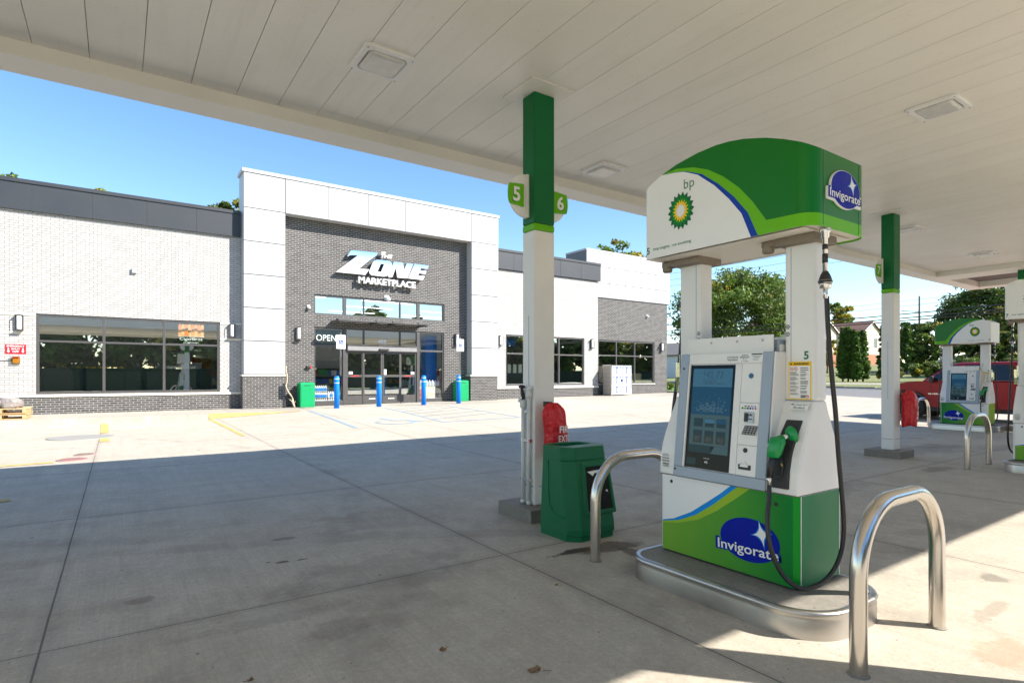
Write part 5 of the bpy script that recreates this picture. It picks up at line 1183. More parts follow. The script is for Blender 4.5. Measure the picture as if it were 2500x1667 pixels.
# ------------------------------------------------------------------ inside the windows
t=thing("open_sign","pale OPEN lettering with dark panel behind the left entrance pane","window sign",(6.8,22.66,2.9))
MB().box(6.29,22.70,2.62,7.34,22.715,3.22).build("panel",mat("dark teal board",(.012,.05,.06),.4,noise=.1),t)
text_mb("OPEN",(6.74,22.69,2.90),(1,0,0),(0,0,1),w=.78,h=.24,bold=.0).build("lettering",mat("lit lettering",(.8,.8,.75),.4,noise=0,emit=((.85,.95,.9),.8)),t)
t=thing("tobacco_sign","hanging lit sign with orange cigar tubes and CigarBros HUMIDORS lettering","window sign",(2.15,22.75,2.85))
MB().box(1.70,22.78,2.48,2.50,22.82,2.78).build("panel",mat("sign dark",(.008,.02,.016),.4,noise=0),t)
mb=MB()
for k in range(8): mb.lathe((1.76+.098*k,22.80,2.785),[(.045,0),(.046,.30),(.04,.40),(.02,.41)],14,k%2)
mb.build("cigar_tubes",[mat("cigar brown",(.50,.17,.05),.4,noise=.2,emit=((.75,.28,.10),1.6)),mat("cigar amber",(.62,.30,.10),.4,noise=.2,emit=((.85,.42,.18),1.6))],t)
mb=MB()
for k in range(8): mb.box(1.715+.098*k,22.745,2.9+.03*(k%3),1.805+.098*k,22.752,3.0+.03*(k%3))
mb.build("cigar_bands",mat("cigar band",(.65,.5,.25),.4,noise=.2),t)
mb=MB().add(text_mb("CigarBros",(2.10,22.772,2.675),(1,0,0),(0,0,1),w=.70,h=.13,bold=.012)).add(text_mb("HUMIDORS",(2.10,22.772,2.56),(1,0,0),(0,0,1),w=.46,h=.04,bold=.02)); mb.box(1.70,22.774,2.50,2.5,22.776,2.512); mb.box(1.70,22.774,2.765,2.5,22.776,2.778)
mb.build("lettering",mat("lit white letters",(.8,.8,.78),.4,noise=0,emit=((.9,.95,.9),1.2)),t)
# counter, shelves and goods seen through the glass
tag(MB().box(-1.2,23.2,.256,2.6,23.7,1.62).box(-1.25,23.15,1.62,2.65,23.75,1.66).build("display_counter",mat("counter dark",(.05,.055,.05),.5,noise=.1),org=(.7,23.4,.256)),"long dark counter inside the wide window","counter")
random.seed(11)
gl=[("yellow lidded tub","tub",(.75,.45,.04)),("white canister","canister",(.7,.7,.68)),("pale box of cartons","box",(.6,.6,.55))]
tubs=["first","second","third","fourth","fifth","sixth","seventh"]
for k in range(7):
    x=-1.05+.19*k; o=MB().lathe((x,23.3,1.662),[(.07,0),(.075,.03),(.06,.035),(.05,.05)],14,0).build("yellow_tub",mat("tub yellow",(.75,.45,.04),.4,noise=.05),org=(x,23.3,1.662)); tag(o,"low yellow lidded tub on the counter behind the wide window","tub",group="yellow tubs on the counter")
for k,(x,s) in enumerate(((1.55,.16),(1.90,.19),(2.28,.19))):
    o=MB().box(x-s,23.2,1.662,x+s,23.5,1.662+.12+.1*(k>0)).build("carton",mat("carton white",(.66,.66,.63),.6,noise=.2,nscale=20),org=(x,23.3,1.662),bevel=.004); tag(o,("low pale carton on the counter left of two taller cartons","taller pale carton in the middle of three on the counter","pale carton at the right end of the counter row")[k],"carton")
for k in range(4):
    x=.55+.2*k; o=MB().lathe((x,23.35,1.662),[(.055,0),(.055,.13),(.03,.15),(.03,.19)],12,0).build("jar",mat("jar mixed %d"%k,[(.6,.6,.58),(.25,.25,.24),(.6,.35,.15),(.5,.52,.55)][k],.3,noise=.4,nscale=30),org=(x,23.35,1.662)); tag(o,("white jar at the left of four on the counter","dark grey jar on the counter beside a white jar","orange brown jar on the counter","grey blue jar at the right of four on the counter")[k],"jar")
tag(MB().box(2.25,23.9,.256,2.85,24.4,2.05).box(2.22,23.88,.26,2.30,23.9,2.1).build("red_display_rack",mat("rack red brown",(.30,.06,.035),.5,noise=.2),org=(2.5,24.1,.256)),"red brown display rack behind the right pane of the wide window","display rack")
tag(MB().box(2.20,22.85,2.05,2.42,22.86,2.33).build("paper_notice",mat("notice paper",(.42,.46,.32),.6,noise=.05),org=(2.3,22.85,2.05)),"pale green notice numbered 1 in the wide window","notice")
for k,(x,y,h) in enumerate(((4.6,27,1.9),(8.0,28.5,1.9),(12.6,27.5,1.9),(16.0,27,1.8))):
    mb=MB()
    for j in range(5): mb.box(x-1.4,y-.35,.256+.38*j,x+1.4,y+.35,.29+.38*j)
    mb.box(x-1.4,y-.02,.29,x+1.4,y+.02,.256+h)
    sh=mb.build("goods_shelf",mat("shelf grey",(.25,.25,.25),.5,noise=.05),org=(x,y,.256)); random.seed(k); 
    mb=MB(); cc=0
    for j in range(4):
        xx=x-1.35
        while xx<x+1.25:
            w=random.uniform(.08,.22); mb.box(xx,y-.33,.292+.38*j,xx+w*.92,y-.06,.292+.38*j+random.uniform(.16,.32),random.randrange(5)); xx+=w
    mb.build("packed_goods",[mat("goods red",(.45,.05,.04),.5),mat("goods yellow",(.6,.42,.06),.5),mat("goods blue",(.05,.14,.4),.5),mat("goods white",(.6,.6,.58),.5),mat("goods green",(.06,.25,.09),.5)],sh)
    tag(sh,("shelf of packed goods deep inside, left of the entrance","shelf of packed goods behind the sliding doors","shelf of packed goods right of the entrance","shelf of packed goods behind the paired windows")[k],"shelf")
tag(MB().box(11.25,23.1,.256,11.78,23.6,3.2).build("blue_cooler",mat("cooler blue",(.015,.14,.45),.4,noise=.05),org=(11.5,23.3,.256),bevel=.01),"tall bright blue cooler behind the right entrance pane","cooler")
M_JUG=mat("milky jug",(.60,.66,.68),.25,noise=.06)
def jug(x,y,z,lab,first=[None]):
    if first[0]: c=first[0].copy(); COL.objects.link(c); c.location=(x,y,z); c['label']=lab; return
    o=MB().lathe((x,y,z),[(.065,0),(.072,.02),(.074,.15),(.06,.20),(.025,.245),(.02,.25),(.022,.275),(.0,.276)],16,0).build("water_jug",M_JUG,org=(x,y,z)); tag(o,lab,'water jug',group="milky water jugs in the window"); first[0]=o
for k in range(8): jug(10.73+.14*k if k<8 else 0,22.85,.96,"milky water jug in the row on cartons behind the right entrance pane")
for k in range(3): jug(10.08+.14*k,22.95,.98,"milky water jug in the small row behind the right sliding door")
tag(MB().box(10.0,22.8,.256,10.52,23.2,.975).build("jug_stand",mat("stand dark",(.08,.07,.06),.6,noise=.1),org=(10.2,23,.256)),"dark stand holding jugs behind the right sliding door","stand")
M_CART=mat("printed carton",(.62,.52,.38),.7,noise=.25,nscale=7)
for k,(a,b,c,d) in enumerate(((10.69,10.90,.26,.95),(10.92,11.5,.62,.95),(10.92,11.5,.26,.615))):
    o=MB().box(a,22.72,c,b,23.05,d).build("water_carton",M_CART,org=((a+b)/2,22.9,c),bevel=.004); tag(o,("tall narrow printed carton at the left of the jug stack","upper printed carton under the water jugs","lower printed carton standing on the floor under the jugs")[k],"carton"); 
    m2=MB().box(a+(b-a)*.4,22.712,c+.08,b-.05,22.718,d-.1).build("printed_label",mat("carton label %d"%k,[(.6,.1,.05),(.55,.62,.68),(.7,.68,.6)][k],.5,noise=.3,nscale=20),None,org=((a+b)/2,22.9,c)); m2.parent=o; m2.location=(0,0,0)
M_PACK=mat("shrink wrapped water",(.75,.80,.85),.2,noise=.35,nscale=25,bump=.5,bscale=40); M_PACKB=mat("blue pack wrap",(.02,.22,.75),.3,noise=.5,nscale=14)
for k,(a,b,c,d) in enumerate(((6.30,6.78,.79,1.04),(6.30,6.78,.53,.785),(6.80,7.32,.53,.80),(6.30,6.8,.262,.525),(6.82,7.34,.262,.525))):
    mb=MB()
    for i in range(6): mb.lathe((a+.04+(b-a-.08)*i/5,22.76,c),[(.038,0),(.04,.02),(.04,d-c-.07),(.015,d-c-.02),(.015,d-c)],10,0)
    mb.box(a+.01,22.74,c+.002,b-.01,23.0,d-.07); 
    o=mb.build("water_pack",M_PACK,org=((a+b)/2,22.8,c)); 
    if k<3:
        m2=MB()
        if k<2: m2.box(a+.02,22.705,c+.04,b-.02,22.712,d-.10)
        else:
            for q in (.15,.38): m2.box(a+q-.03,22.705,c+.05,a+q+.03,22.712,d-.07); m2.box(a+q-.06,22.706,c+.09,a+q+.06,22.711,d-.11)
        p2=m2.build("blue_wrap",M_PACKB,None,org=((a+b)/2,22.8,c)); p2.parent=o; p2.location=(0,0,0)
    tag(o,("topmost blue wrapped pack of water bottles behind the OPEN window","middle blue wrapped pack in the left stack of water bottles","pack with two blue crosses right of the blue wrapped stack","clear pack at the floor under the blue wrapped stack","clear pack at the floor beside the window frame")[k],"water pack",group="packs of bottled water")
for k,(x,z) in enumerate(((15.3,1.55),(15.62,1.55),(15.94,1.55))):
    tag(MB().box(x,22.66,z,x+.2,22.663,z+.42).build("posted_sheet",mat("paper",(.7,.7,.68),.7,noise=.03),org=(x,22.66,z)),("white posted sheet at the left of three in the paired windows","white posted sheet in the middle of three in the paired windows","white posted sheet nearest the column in the paired windows")[k],"notice",group="sheets posted inside the glass")
tag(MB().box(15.2,22.7,2.85,15.75,22.71,3.22).build("blue_poster",mat("poster blue",(.02,.13,.45),.4,noise=.3),org=(15.4,22.7,2.9)),"blue poster at the top of the paired windows","poster")
tag(MB().box(24.1,23.3,.36,25.2,23.34,1.55).build("plywood_sheet",mat("plywood",(.52,.42,.27),.7,noise=.1,nscale=6),org=(24.6,23.3,.36)),"sheet of plywood standing behind the end window","plywood")
# ================================================================== PICKUP TRUCK (side x=20.5, front towards +Y)
M_TRED=mat("truck red paint",(.31,.004,.012),.28,.1,noise=.08,nscale=2,coat=.5)
def dirty_red():
    m,N,b=newmat("muddy truck red"); P=N.n("ShaderNodeNewGeometry").outputs['Position']; sp=N.n("ShaderNodeSeparateXYZ"); N.L(P,sp.inputs[0])
    f=N.math('ADD',N.rng(sp.outputs[2],.85,.35,0,.8),N.math('MULTIPLY',N.math('SUBTRACT',N.noise(P,3,5,.7),.5),1.2)); f=N.rng(f,.45,1.1,0,.6,True)
    col=N.mix(f,(.29,.004,.012),(.15,.07,.045)); N.L(col,b.inputs['Base Color']); N.L(N.rng(f,0,1,.22,.8),b.inputs['Roughness']); b.inputs['Specular IOR Level'].default_value=.25; return m
M_TDIRT=dirty_red(); M_TIRE=mat("muddy tyre",(.035,.032,.028),.85,noise=.3,nscale=12,bump=.5,bscale=40); M_RIM=mat("dark alloy",(.05,.05,.052),.35,.7,noise=.1)
t=thing("pickup_truck","muddy red pickup truck with dark wheels parked behind the distant pump","pickup truck",(21.4,5.8,0))
TX0,TX1=20.5,22.42
WF,WR_=7.72,3.95
def side(x,yz): return [(x,y,z) for y,z in yz]
def arch(yc,r_=.50,n=10,z0=.42): return [(yc+r_*math.cos(a),.42+r_*math.sin(a)) for a in [PI*k/n for k in range(n+1)]]
# lower body outline with wheel arches (from rear to front along the bottom, then back along the top)
a1=[(y,z) for y,z in arch(WR_)][::-1]; a2=[(y,z) for y,z in arch(WF)][::-1]
low=[(2.55,.62),(2.9,.45)]+a1+a2+[(8.40,.42),(8.50,.55),(8.53,.85),(8.50,1.08),(8.30,1.17),(7.45,1.27),(4.76,1.25),(4.73,1.33),(2.55,1.36)]
mb=MB(); rings=[]
for x,ins in ((TX0+.02,.03),(TX0,.0),(TX1,.0),(TX1-.02,.03)): rings.append([(x,y+(0 if 3<y<8 else (ins if y<3 else -ins)),z) for y,z in low])
mb.sweep(rings,0,sm=False); mb.build("body",M_TDIRT,t,bevel=.03,bseg=3)
MB().box(TX0+.12,4.64,1.372,TX1-.12,4.72,1.375).build("bed_edge",M_BLKP,t)
# cab greenhouse
cabo=[(7.42,1.26),(6.72,1.80),(6.45,1.87),(5.1,1.88),(4.88,1.84),(4.78,1.26)]
mb=MB(); xin=lambda z:.03+.20*max(0,(z-1.26)/.62)
mb.sweep([[(TX0+xin(z),y,z) for y,z in cabo],[(TX1-xin(z),y,z) for y,z in cabo]],0,sm=False); mb.build("cab",M_TRED,t,bevel=.05,bseg=3)
def win(yz,s=1):
    return [(TX0+xin(z)-.004,y,z) if s>0 else (TX1-xin(z)+.004,y,z) for y,z in yz]
M_TG=mat("dark truck glass",(.012,.016,.017),.04,noise=0,spec=.8)
for s in (1,-1):
    mb=MB(); mb.poly(win([(7.22,1.30),(6.72,1.73),(6.42,1.79),(6.38,1.30)],s)); mb.poly(win([(6.30,1.30),(6.32,1.79),(5.22,1.79),(5.12,1.70),(5.10,1.38),(5.14,1.30)],s)); mb.build("side_window",M_TG,t)
mb=MB(); mb.poly([(TX0+.16,7.37,1.31),(TX1-.16,7.37,1.31),(TX1-.24,6.76,1.785),(TX0+.24,6.76,1.785)]); mb.v=[(x,y+.012,z+.012) for x,y,z in mb.v]; mb.build("windscreen",M_TG,t)
mb=MB(); mb.poly([(TX0+.25,4.80,1.36),(TX1-.25,4.80,1.36),(TX1-.28,4.85,1.78),(TX0+.28,4.85,1.78)]); mb.v=[(x,y-.014,z) for x,y,z in mb.v]; mb.build("rear_window",mat("sky grey rear glass",(.16,.165,.16),.25,noise=0),t)  # grey base colour stands in for sky reflected in the rear glass
mb=MB().box(TX0-.20,7.02,1.22,TX0-.02,7.12,1.44); mb.box(TX0-.03,7.04,1.26,TX0+.03,7.1,1.31); mb.build("wing_mirror",M_BLKP,t,bevel=.03)
MB().box(TX1+.02,7.02,1.22,TX1+.2,7.12,1.44).build("wing_mirror",M_BLKP,t,bevel=.03)
for s,x in ((1,TX0),(-1,TX1)):
    for yc in (WF,WR_):
        mb=MB(); pts=[(yc+.53*math.cos(a),.42+.53*math.sin(a)) for a in [PI*k/14 for k in range(15)]]; inn=[(yc+.455*math.cos(a),.42+.455*math.sin(a)) for a in [PI*k/14 for k in range(15)]]
        for (a,b),(c,d) in zip(zip(pts,inn),zip(pts[1:],inn[1:])):
            xo=x-s*.05; mb.poly([(xo,*a),(xo,*c),(xo+s*.02,*d),(xo+s*.02,*b)]); mb.poly([(x+s*.01,*a),(x+s*.01,*c),(xo,*c),(xo,*a)])
        mb.build("wheel_flare",M_BLKP,t)
    mb=MB(); mb.box(x-s*.004,5.1,.75,x-s*.001,5.105,1.25); mb.box(x-s*.004,6.34,.55,x-s*.001,6.345,1.26); mb.box(x-s*.004,7.15,.5,x-s*.001,7.155,1.22); mb.box(x-s*.004,4.73,.5,x-s*.001,4.75,1.3); mb.build("door_gap",M_JOINT,t)
    mb=MB(); mb.box(x-s*.03,6.40,1.08,x-s*.005,6.56,1.115); mb.box(x-s*.03,5.95,1.08,x-s*.005,6.08,1.115); mb.build("door_handle",M_TRED,t,bevel=.008)
    for yc in (WF,WR_):
        xc=x+s*.0; mb=MB(); mb.lathe((xc,yc,.42),[(.27,.0),(.37,.0),(.405,.03),(.415,.08),(.415,.20),(.405,.25),(.37,.28)],36,0,axis=(s,0,0))
        for k in range(36):
            a=2*PI*k/36; c=Vector((xc+s*.14,yc+.412*math.cos(a),.42+.412*math.sin(a))); d=Vector((0,-math.sin(a),math.cos(a)))*.02; e=Vector((s*.12,0,0)); n_=Vector((0,math.cos(a),math.sin(a)))*.010
            mb.sweep([[c-e-d,c-e+d,c+e+d,c+e-d],[c-e-d*.8+n_,c-e+d*.8+n_,c+e+d*.8+n_,c+e-d*.8+n_]],0,sm=False)
        w=mb.build("wheel",M_TIRE,t)
        mb=MB().lathe((xc+s*.015,yc,.42),[(.27,0),(.262,.002),(.25,.05),(.06,.06),(.055,.0)],32,0,axis=(s,0,0))
        for k in range(8):
            a=2*PI*k/8; d=Vector((0,math.cos(a),math.sin(a))); p=Vector((0,-math.sin(a),math.cos(a))); c=Vector((xc+s*.02,yc,.42)); mb.extr([c+d*.05+p*.028,c+d*.255+p*.045,c+d*.255-p*.045,c+d*.05-p*.028],(s*.05,0,0))
        mb.build("rim",M_RIM,w)
        mb=MB()
        for k in range(24): a=2*PI*k/24; mb.lathe((xc+s*.012,yc+.262*math.cos(a),.42+.262*math.sin(a)),[(.008,0),(.006,.006)],8,0,axis=(-s,0,0))
        mb.build("rim_bolts",M_CHROME,w)
    MB().box(x+s*.03,8.40,.80,x+s*.5,8.535,1.02).build("headlight",M_CHROME,t,bevel=.02); MB().box(x+s*.0,2.53,.85,x+s*.18,2.57,1.25).build("tail_light",M_RED,t,bevel=.02)
MB().box(TX0+.06,8.46,.42,TX1-.06,8.60,.66).build("front_bumper",M_BLKP,t,bevel=.04); MB().box(TX0+.05,2.40,.5,TX1-.05,2.56,.7).build("rear_bumper",M_CHROME,t,bevel=.03)
MB().box(TX0+.2,2.9,.28,TX1-.2,8.3,.44).build("underbody",M_DECK,t)
text_mb("SILVERADO",(TX0-.004,6.98,.86),(0,-1,0),(0,0,1),w=.46,h=.045,bold=.01).build("door_badge",M_CHROME,t)

t.location=(22.4,6.2,0); t.scale=(1.02,1.02,.975)
# ================================================================== TREES
def trunk_mb(x,y,z,h,r,crown_pts,rnd):
    mb=MB(); pts=[Vector((x,y,z-.3))]; 
    for k in range(1,6): pts.append(Vector((x+rnd.gauss(0,.02*h*k/5),y+rnd.gauss(0,.02*h*k/5),z+h*k/5)))
    mb.tube(pts,[r*1.25,r,r*.85,r*.7,r*.55,r*.35],9,0)
    for c in crown_pts:
        b=pts[rnd.randint(2,5)]; m_=b.lerp(c,.5)+Vector((0,0,.05*h)); mb.tube([b,m_,c],[r*.42,r*.26,r*.08],6,0)
    return mb
def crown_mesh(c,rx,ry,rz,seed,n_cl,n_leaf,ls,mw,shape='round',flat=.7,thin=1.0):
    rs=np.random.RandomState(seed); cl=[]
    while len(cl)<n_cl:
        d=rs.normal(size=3); d/=np.linalg.norm(d); rr=rs.uniform(.25,1)**.45*rs.uniform(.82,1.10)
        if shape=='cone':
            h=rs.uniform(0,1)**1.05; rad=(1-h)**.75*(.55+.45*min(1,h*6))*rs.uniform(.75,1.05); a=rs.uniform(0,2*PI); cl.append((rad*math.cos(a),rad*math.sin(a),2*h-1)); continue
        if d[2]<-.55 and rs.rand()<.6: continue
        cl.append(tuple(d*rr))
    cl=np.array(cl)*np.array([rx,ry,rz])*(.86 if shape=='round' else np.array([.80,.80,.97]))+np.array(c)
    wts=rs.uniform(.5,1.5,n_cl); wts/=wts.sum(); idx=rs.choice(n_cl,n_leaf,p=wts)
    cr=((rx+ry+rz)/3*rs.uniform(.13,.25,n_cl)*thin if shape=='round' else rx*rs.uniform(.18,.34,n_cl))
    off=rs.normal(size=(n_leaf,3)); off/=np.linalg.norm(off,axis=1)[:,None]; off*=(rs.uniform(0,1,n_leaf)**.5)[:,None]
    P=cl[idx]+off*cr[idx][:,None]*np.array([1.1,1.1,flat])
    nrm=off*.8+rs.normal(size=(n_leaf,3))*.7+np.array([0,0,.35]); nrm/=np.linalg.norm(nrm,axis=1)[:,None]
    t=np.cross(nrm,rs.normal(size=(n_leaf,3))); t/=np.linalg.norm(t,axis=1)[:,None]; b=np.cross(nrm,t)
    s=ls*rs.uniform(.6,1.3,n_leaf)[:,None]
    V=np.stack([P-t*s,P+b*s*.55-nrm*s*.15,P+t*s,P-b*s*.55-nrm*s*.15],1).reshape(-1,3)
    cm=rs.choice(len(mw),n_cl,p=np.array(mw)/sum(mw)); mi=cm[idx]; sw=rs.rand(n_leaf)<.18; mi[sw]=rs.choice(len(mw),sw.sum(),p=np.array(mw)/sum(mw))
    return V,mi,cl
def put_leaves(name,V,mi,mats,parent):
    o=ORG[parent]; me=bpy.data.meshes.new(name); n=len(V)//4
    me.vertices.add(len(V)); me.vertices.foreach_set('co',(V-np.array(o)).astype(np.float32).ravel())
    me.loops.add(4*n); me.loops.foreach_set('vertex_index',np.arange(4*n,dtype=np.int32)); me.polygons.add(n)
    me.polygons.foreach_set('loop_start',np.arange(0,4*n,4,dtype=np.int32)); me.polygons.foreach_set('loop_total',np.full(n,4,dtype=np.int32))
    for m_ in mats: me.materials.append(m_)
    me.polygons.foreach_set('material_index',mi.astype(np.int32)); me.update(calc_edges=True); me.validate()
    ob=bpy.data.objects.new(name,me); COL.objects.link(ob); ob.parent=parent; ORG[ob]=Vector(o); return ob
def tree(name,label,x,y,top,rx,ry,low,seed,mats,mw,n=7000,ls=.22,n_cl=70,group=None,shape='round',trunk=.22,cat='tree',thin=1.0):
    z=gz(x,y); t=thing(name,label,cat,(x,y,z),group); rnd=random.Random(seed)
    cz_=(top+low)/2; rz=(top-low)/2
    V,mi,cl=crown_mesh((x,y,cz_),rx,ry,rz,seed,n_cl,n,ls,mw,shape,thin=thin); put_leaves("crown",V,mi,mats,t)
    k=rnd.sample(range(len(cl)),min(9,len(cl))) if shape=='round' else []
    trunk_mb(x,y,z,(low-z)+rz*(.9 if shape=='round' else 1.2),trunk,[Vector(cl[i]) for i in k],rnd).build("trunk",M_BARK,t,fixn=False); return t
TM=[L_GREEN,L_DARK,L_OLIVE,L_YEL,L_BRIGHT,L_ORG]
tree("maple_tree","large broad green tree with olive patches seen between the nearest pump columns",51.0,34.6,12.6,7.2,7.2,3.0,1,TM,(6,2.4,1.9,.12,1.3,.05),36000,.165,210,None)
tree("maple_tree","green tree with a yellow patch rising behind the white pump sign at right",90.5,26.2,14.4,5.6,5.6,3.0,2,TM,(5,3,1,.8,1.2,0),20000,.20,120)
tree("maple_tree","dark tree at the right edge behind the pump marked 7",84,17.5,13.0,5.5,5.5,2.5,3,TM,(3,5,1.5,.5,.3,0),8000,.28,90)
tree("autumn_tree","tall yellow tree rising behind the cream house at the left",134,66,19,4.6,4.6,9,4,TM,(1.2,.4,1.5,5,.7,.2),5000,.36,60)
tree("sparse_tree","small sparse dark tree above the ridge of the cream house",142,67,16.0,3.4,3.4,10.5,5,TM,(3,4,2,.1,0,0),1500,.32,30,thin=.8)
tree("young_tree","small orange and yellow tree in front of the left cream house",79,39.8,6.9,1.5,1.5,2.6,6,TM,(.6,.2,1,3,.2,3),1500,.22,24,None,'round',.09)
for k,(x,y,top,rr,cols,lab) in enumerate(((80,27.8,8.3,3.2,(2,2,3,1.2,2,0),"rounded green and yellow tree between the number 7 column and utility pole"),(86,32.0,9.4,3.0,(3,3,2,1,.6,0),"green tree at the foot of the utility pole"),(72,21.4,6.8,3.0,(3,5,1,.2,.2,0),"dark bushy tree behind the red truck bonnet"),(70,18.2,6.0,2.6,(2,5,1,.3,.5,0),"dark bushy tree left of the grey garage roof"))):
    tree("bushy_tree",lab,x,y,top,rr,rr,1.4,20+k,TM,cols,8000,.20,60)
for k,(x,y,top,rr,cols,lab) in enumerate(((60,21.2,2.9,1.9,(2,2,1,.4,3,0),"bright leafy bush right of the number 7 column above the bonnet"),(61.5,18.6,3.3,2.0,(2,4,1,.5,1.5,0),"tall leafy bush just over the truck bonnet and windscreen"),(64,16.6,3.2,1.9,(2,4,1,.3,1,0),"leafy bush behind the truck mirror"),(58.5,23.8,2.4,1.3,(2,3,3,.2,1,0),"low bush left of the number 7 column beside the conifers"))):
    tree("bush",lab,x,y,top,rr,rr,gz(x,y)+.1,40+k,TM,cols,5000,.14,50,None,'round',.06,'bush')
sheet_bush=None
for k,(dx,dy,top,rr) in enumerate(((-.2,1.3,6.1,.72),(0,.75,6.25,.7),(.15,.2,5.9,.68),(.0,-.35,5.6,.78),(.25,-.95,5.75,.74),(-.3,-.55,5.2,.7))):
    tree("conifer",("leftmost slim conifer of the dark clump on the lawn","second slim conifer from the left, tallest of the clump","slim conifer in the middle of the lawn clump behind two others","sunlit slim conifer at the front of the lawn clump","rightmost slim conifer of the lawn clump beside the cream house wall","short conifer filling the front of the lawn clump")[k],58+dx,26.7+dy*.72,top,rr,rr,gz(58,26.6)+.15,60+k,[L_CON,L_DARK,L_GREEN],(4,1.4,1.2),9000,.10,190,"slim conifers on the lawn",'cone',.07,'conifer')
for k,(x,y,top) in enumerate(((75,31.2,7.6),(75.5,30.2,7.2),(76,29.2,7.5))):
    tree("conifer",("left slim conifer of three beyond the number 7 column","middle slim conifer of three beyond the number 7 column","right slim conifer of three beyond the number 7 column")[k],x,y,top,.85,.85,gz(x,y)+.2,70+k,[L_CON,L_DARK],(3,2),2600,.19,80,"conifers beyond the column",'cone',.08,'conifer')
for k,(x,y,top,rr,lab) in enumerate(((-5.0,41,12.7,1.5,"tree tip showing over the roof at the left edge"),(-1.0,41,12.75,1.6,"tree tip showing over the middle of the grey parapet"),(1.6,41,12.3,.9,"tiny tree tip just over the grey parapet"),(6.0,41,13.3,1.9,"leafy tree tip showing left of the white portal top"),(31.2,31.5,12.0,2.6,"yellow green tree top showing over the white end tower"),(34.6,31.5,11.4,2.0,"thin tree top beside the arched sign over the white end tower"))):
    tree("roof_edge_tree",lab,x,y,top,rr,rr,top-4.5,80+k,TM,(3,1,2,1.2,2,0),2200,.16,40,None,'round',.15)
# hedge by the shop corner, grass strip
tree("clipped_hedge","small bright green hedge at the far corner of the shop",28.3,24.5,1.25,.75,.9,.35,90,TM,(2,.5,.5,.3,4,0),2600,.07,60,None,'round',.03,'hedge')
mb=MB(); zz0=gz(29,21)
isl=rrect(27.4,20.6,31.0,27,.9,0,10)
MB().sweep([[(x,y,gz(x,y)-.1) for x,y,_ in isl],[(x,y,gz(x,y)+.13) for x,y,_ in isl],[(29.2+(x-29.2)*.93,23.8+(y-23.8)*.955,gz(x,y)+.14) for x,y,_ in isl]],0,caps=False,sm=False).build("planting_kerb",M_WALK,kind='structure')
MB().poly([(29.2+(x-29.2)*.93,23.8+(y-23.8)*.955,gz(x,y)+.135) for x,y,_ in isl]).build("planting_grass",grass_mat("fresh grass",(.10,.22,.03),(.08,.18,.025),(.15,.26,.05)),kind='structure')
# trees across the road behind the camera: mirrored in the shop windows
SRC=tree("roadside_tree","dense tree across the road, mirrored in the shop windows",-10,-18.5,9.5,3.6,3.4,.0,95,TM,(4,5,1.5,.7,1,0),6500,.30,90,"trees across the road")
for k in range(1,24):
    c=copy_tree(SRC); c.location=(-10+3.9*k,-18.5-2.2*(k%2)-.8*(k%3),0); c.rotation_euler=(0,0,1.3*k); s=.72+.13*((k*7)%4); c.scale=(s*1.15,s*1.15,s)
t=thing("screen_fence","dark green screened fence across the road, mirrored low in the shop windows","fence",(30,-16.6,0))
MB().box(-14,-16.63,.1,80,-16.6,2.1).build("screen",mat("green screen",(.022,.045,.022),.9,noise=.55,nscale=5),t)
mb=MB()
for k in range(33): mb.tube([(-14+2.9*k,-16.57,-.2),(-14+2.9*k,-16.57,2.2)],.03,8,0)
mb.build("post",M_BLKP,t)
# ================================================================== HOUSES
M_SID=mat("cream siding",(.46,.42,.33),.8,noise=.04); M_RB=mat("red brick",(.36,.15,.08),.85,noise=.2,nscale=10); M_RF=mat("brown shingles",(.17,.085,.06),.9,noise=.2,nscale=4); M_GRF=mat("grey shingles",(.135,.125,.12),.9,noise=.25,nscale=5); M_TRIM=mat("white trim",(.72,.71,.68),.6,noise=.03); M_DWIN=mat("dark house window",(.03,.035,.04),.1,noise=0)
def house(name,label,x0,x1,y0,y1,z,eave,ridge,brick,roofm,sid,wins):
    t=thing(name,label,"house",((x0+x1)/2,(y0+y1)/2,z)); xm=(x0+x1)/2
    if brick: MB().box(x0-.02,y0-.02,z-1,x1+.02,y1+.02,brick).build("brick_wall",M_RB,t)
    mb=MB(); mb.extr([(x0,y0,brick or z-1),(x1,y0,brick or z-1),(x1,y0,eave),(xm,y0,ridge-.05),(x0,y0,eave)],(0,y1-y0,0)); mb.build("siding_wall",sid,t)
    mb=MB(); o=.35; sl=(ridge-eave)/(xm-x0)
    for s in (-1,1):
        xe=x0-o if s<0 else x1+o; ze=eave-sl*o; mb.sweep([[(xe,y0-o,ze),(xm,y0-o,ridge),(xm,y0-o,ridge+.18),(xe,y0-o,ze+.18)],[(xe,y1+o,ze),(xm,y1+o,ridge),(xm,y1+o,ridge+.18),(xe,y1+o,ze+.18)]],0,sm=False)
    mb.build("roof",roofm,t)
    mb=MB()
    for s in (-1,1):
        xe=x0-o if s<0 else x1+o; ze=eave-sl*o; mb.sweep([[(xe,y0-o-.03,ze-.1),(xm,y0-o-.03,ridge-.1),(xm,y0-o-.03,ridge+.1),(xe,y0-o-.03,ze+.1)],[(xe,y0-o,ze-.1),(xm,y0-o,ridge-.1),(xm,y0-o,ridge+.1),(xe,y0-o,ze+.1)]],0,sm=False)
    mb.build("roof_trim",M_TRIM,t)
    for (xa,xb,za,zb) in wins:
        f=MB().box(xa-.12,y0-.05,za-.12,xb+.12,y0-.022,zb+.12).build("window",M_TRIM,t); MB().box(xa,y0-.06,za,(xa+xb)/2-.04,y0-.052,zb).box((xa+xb)/2+.04,y0-.06,za,xb,y0-.052,zb).build("pane",M_DWIN,f)
    return t
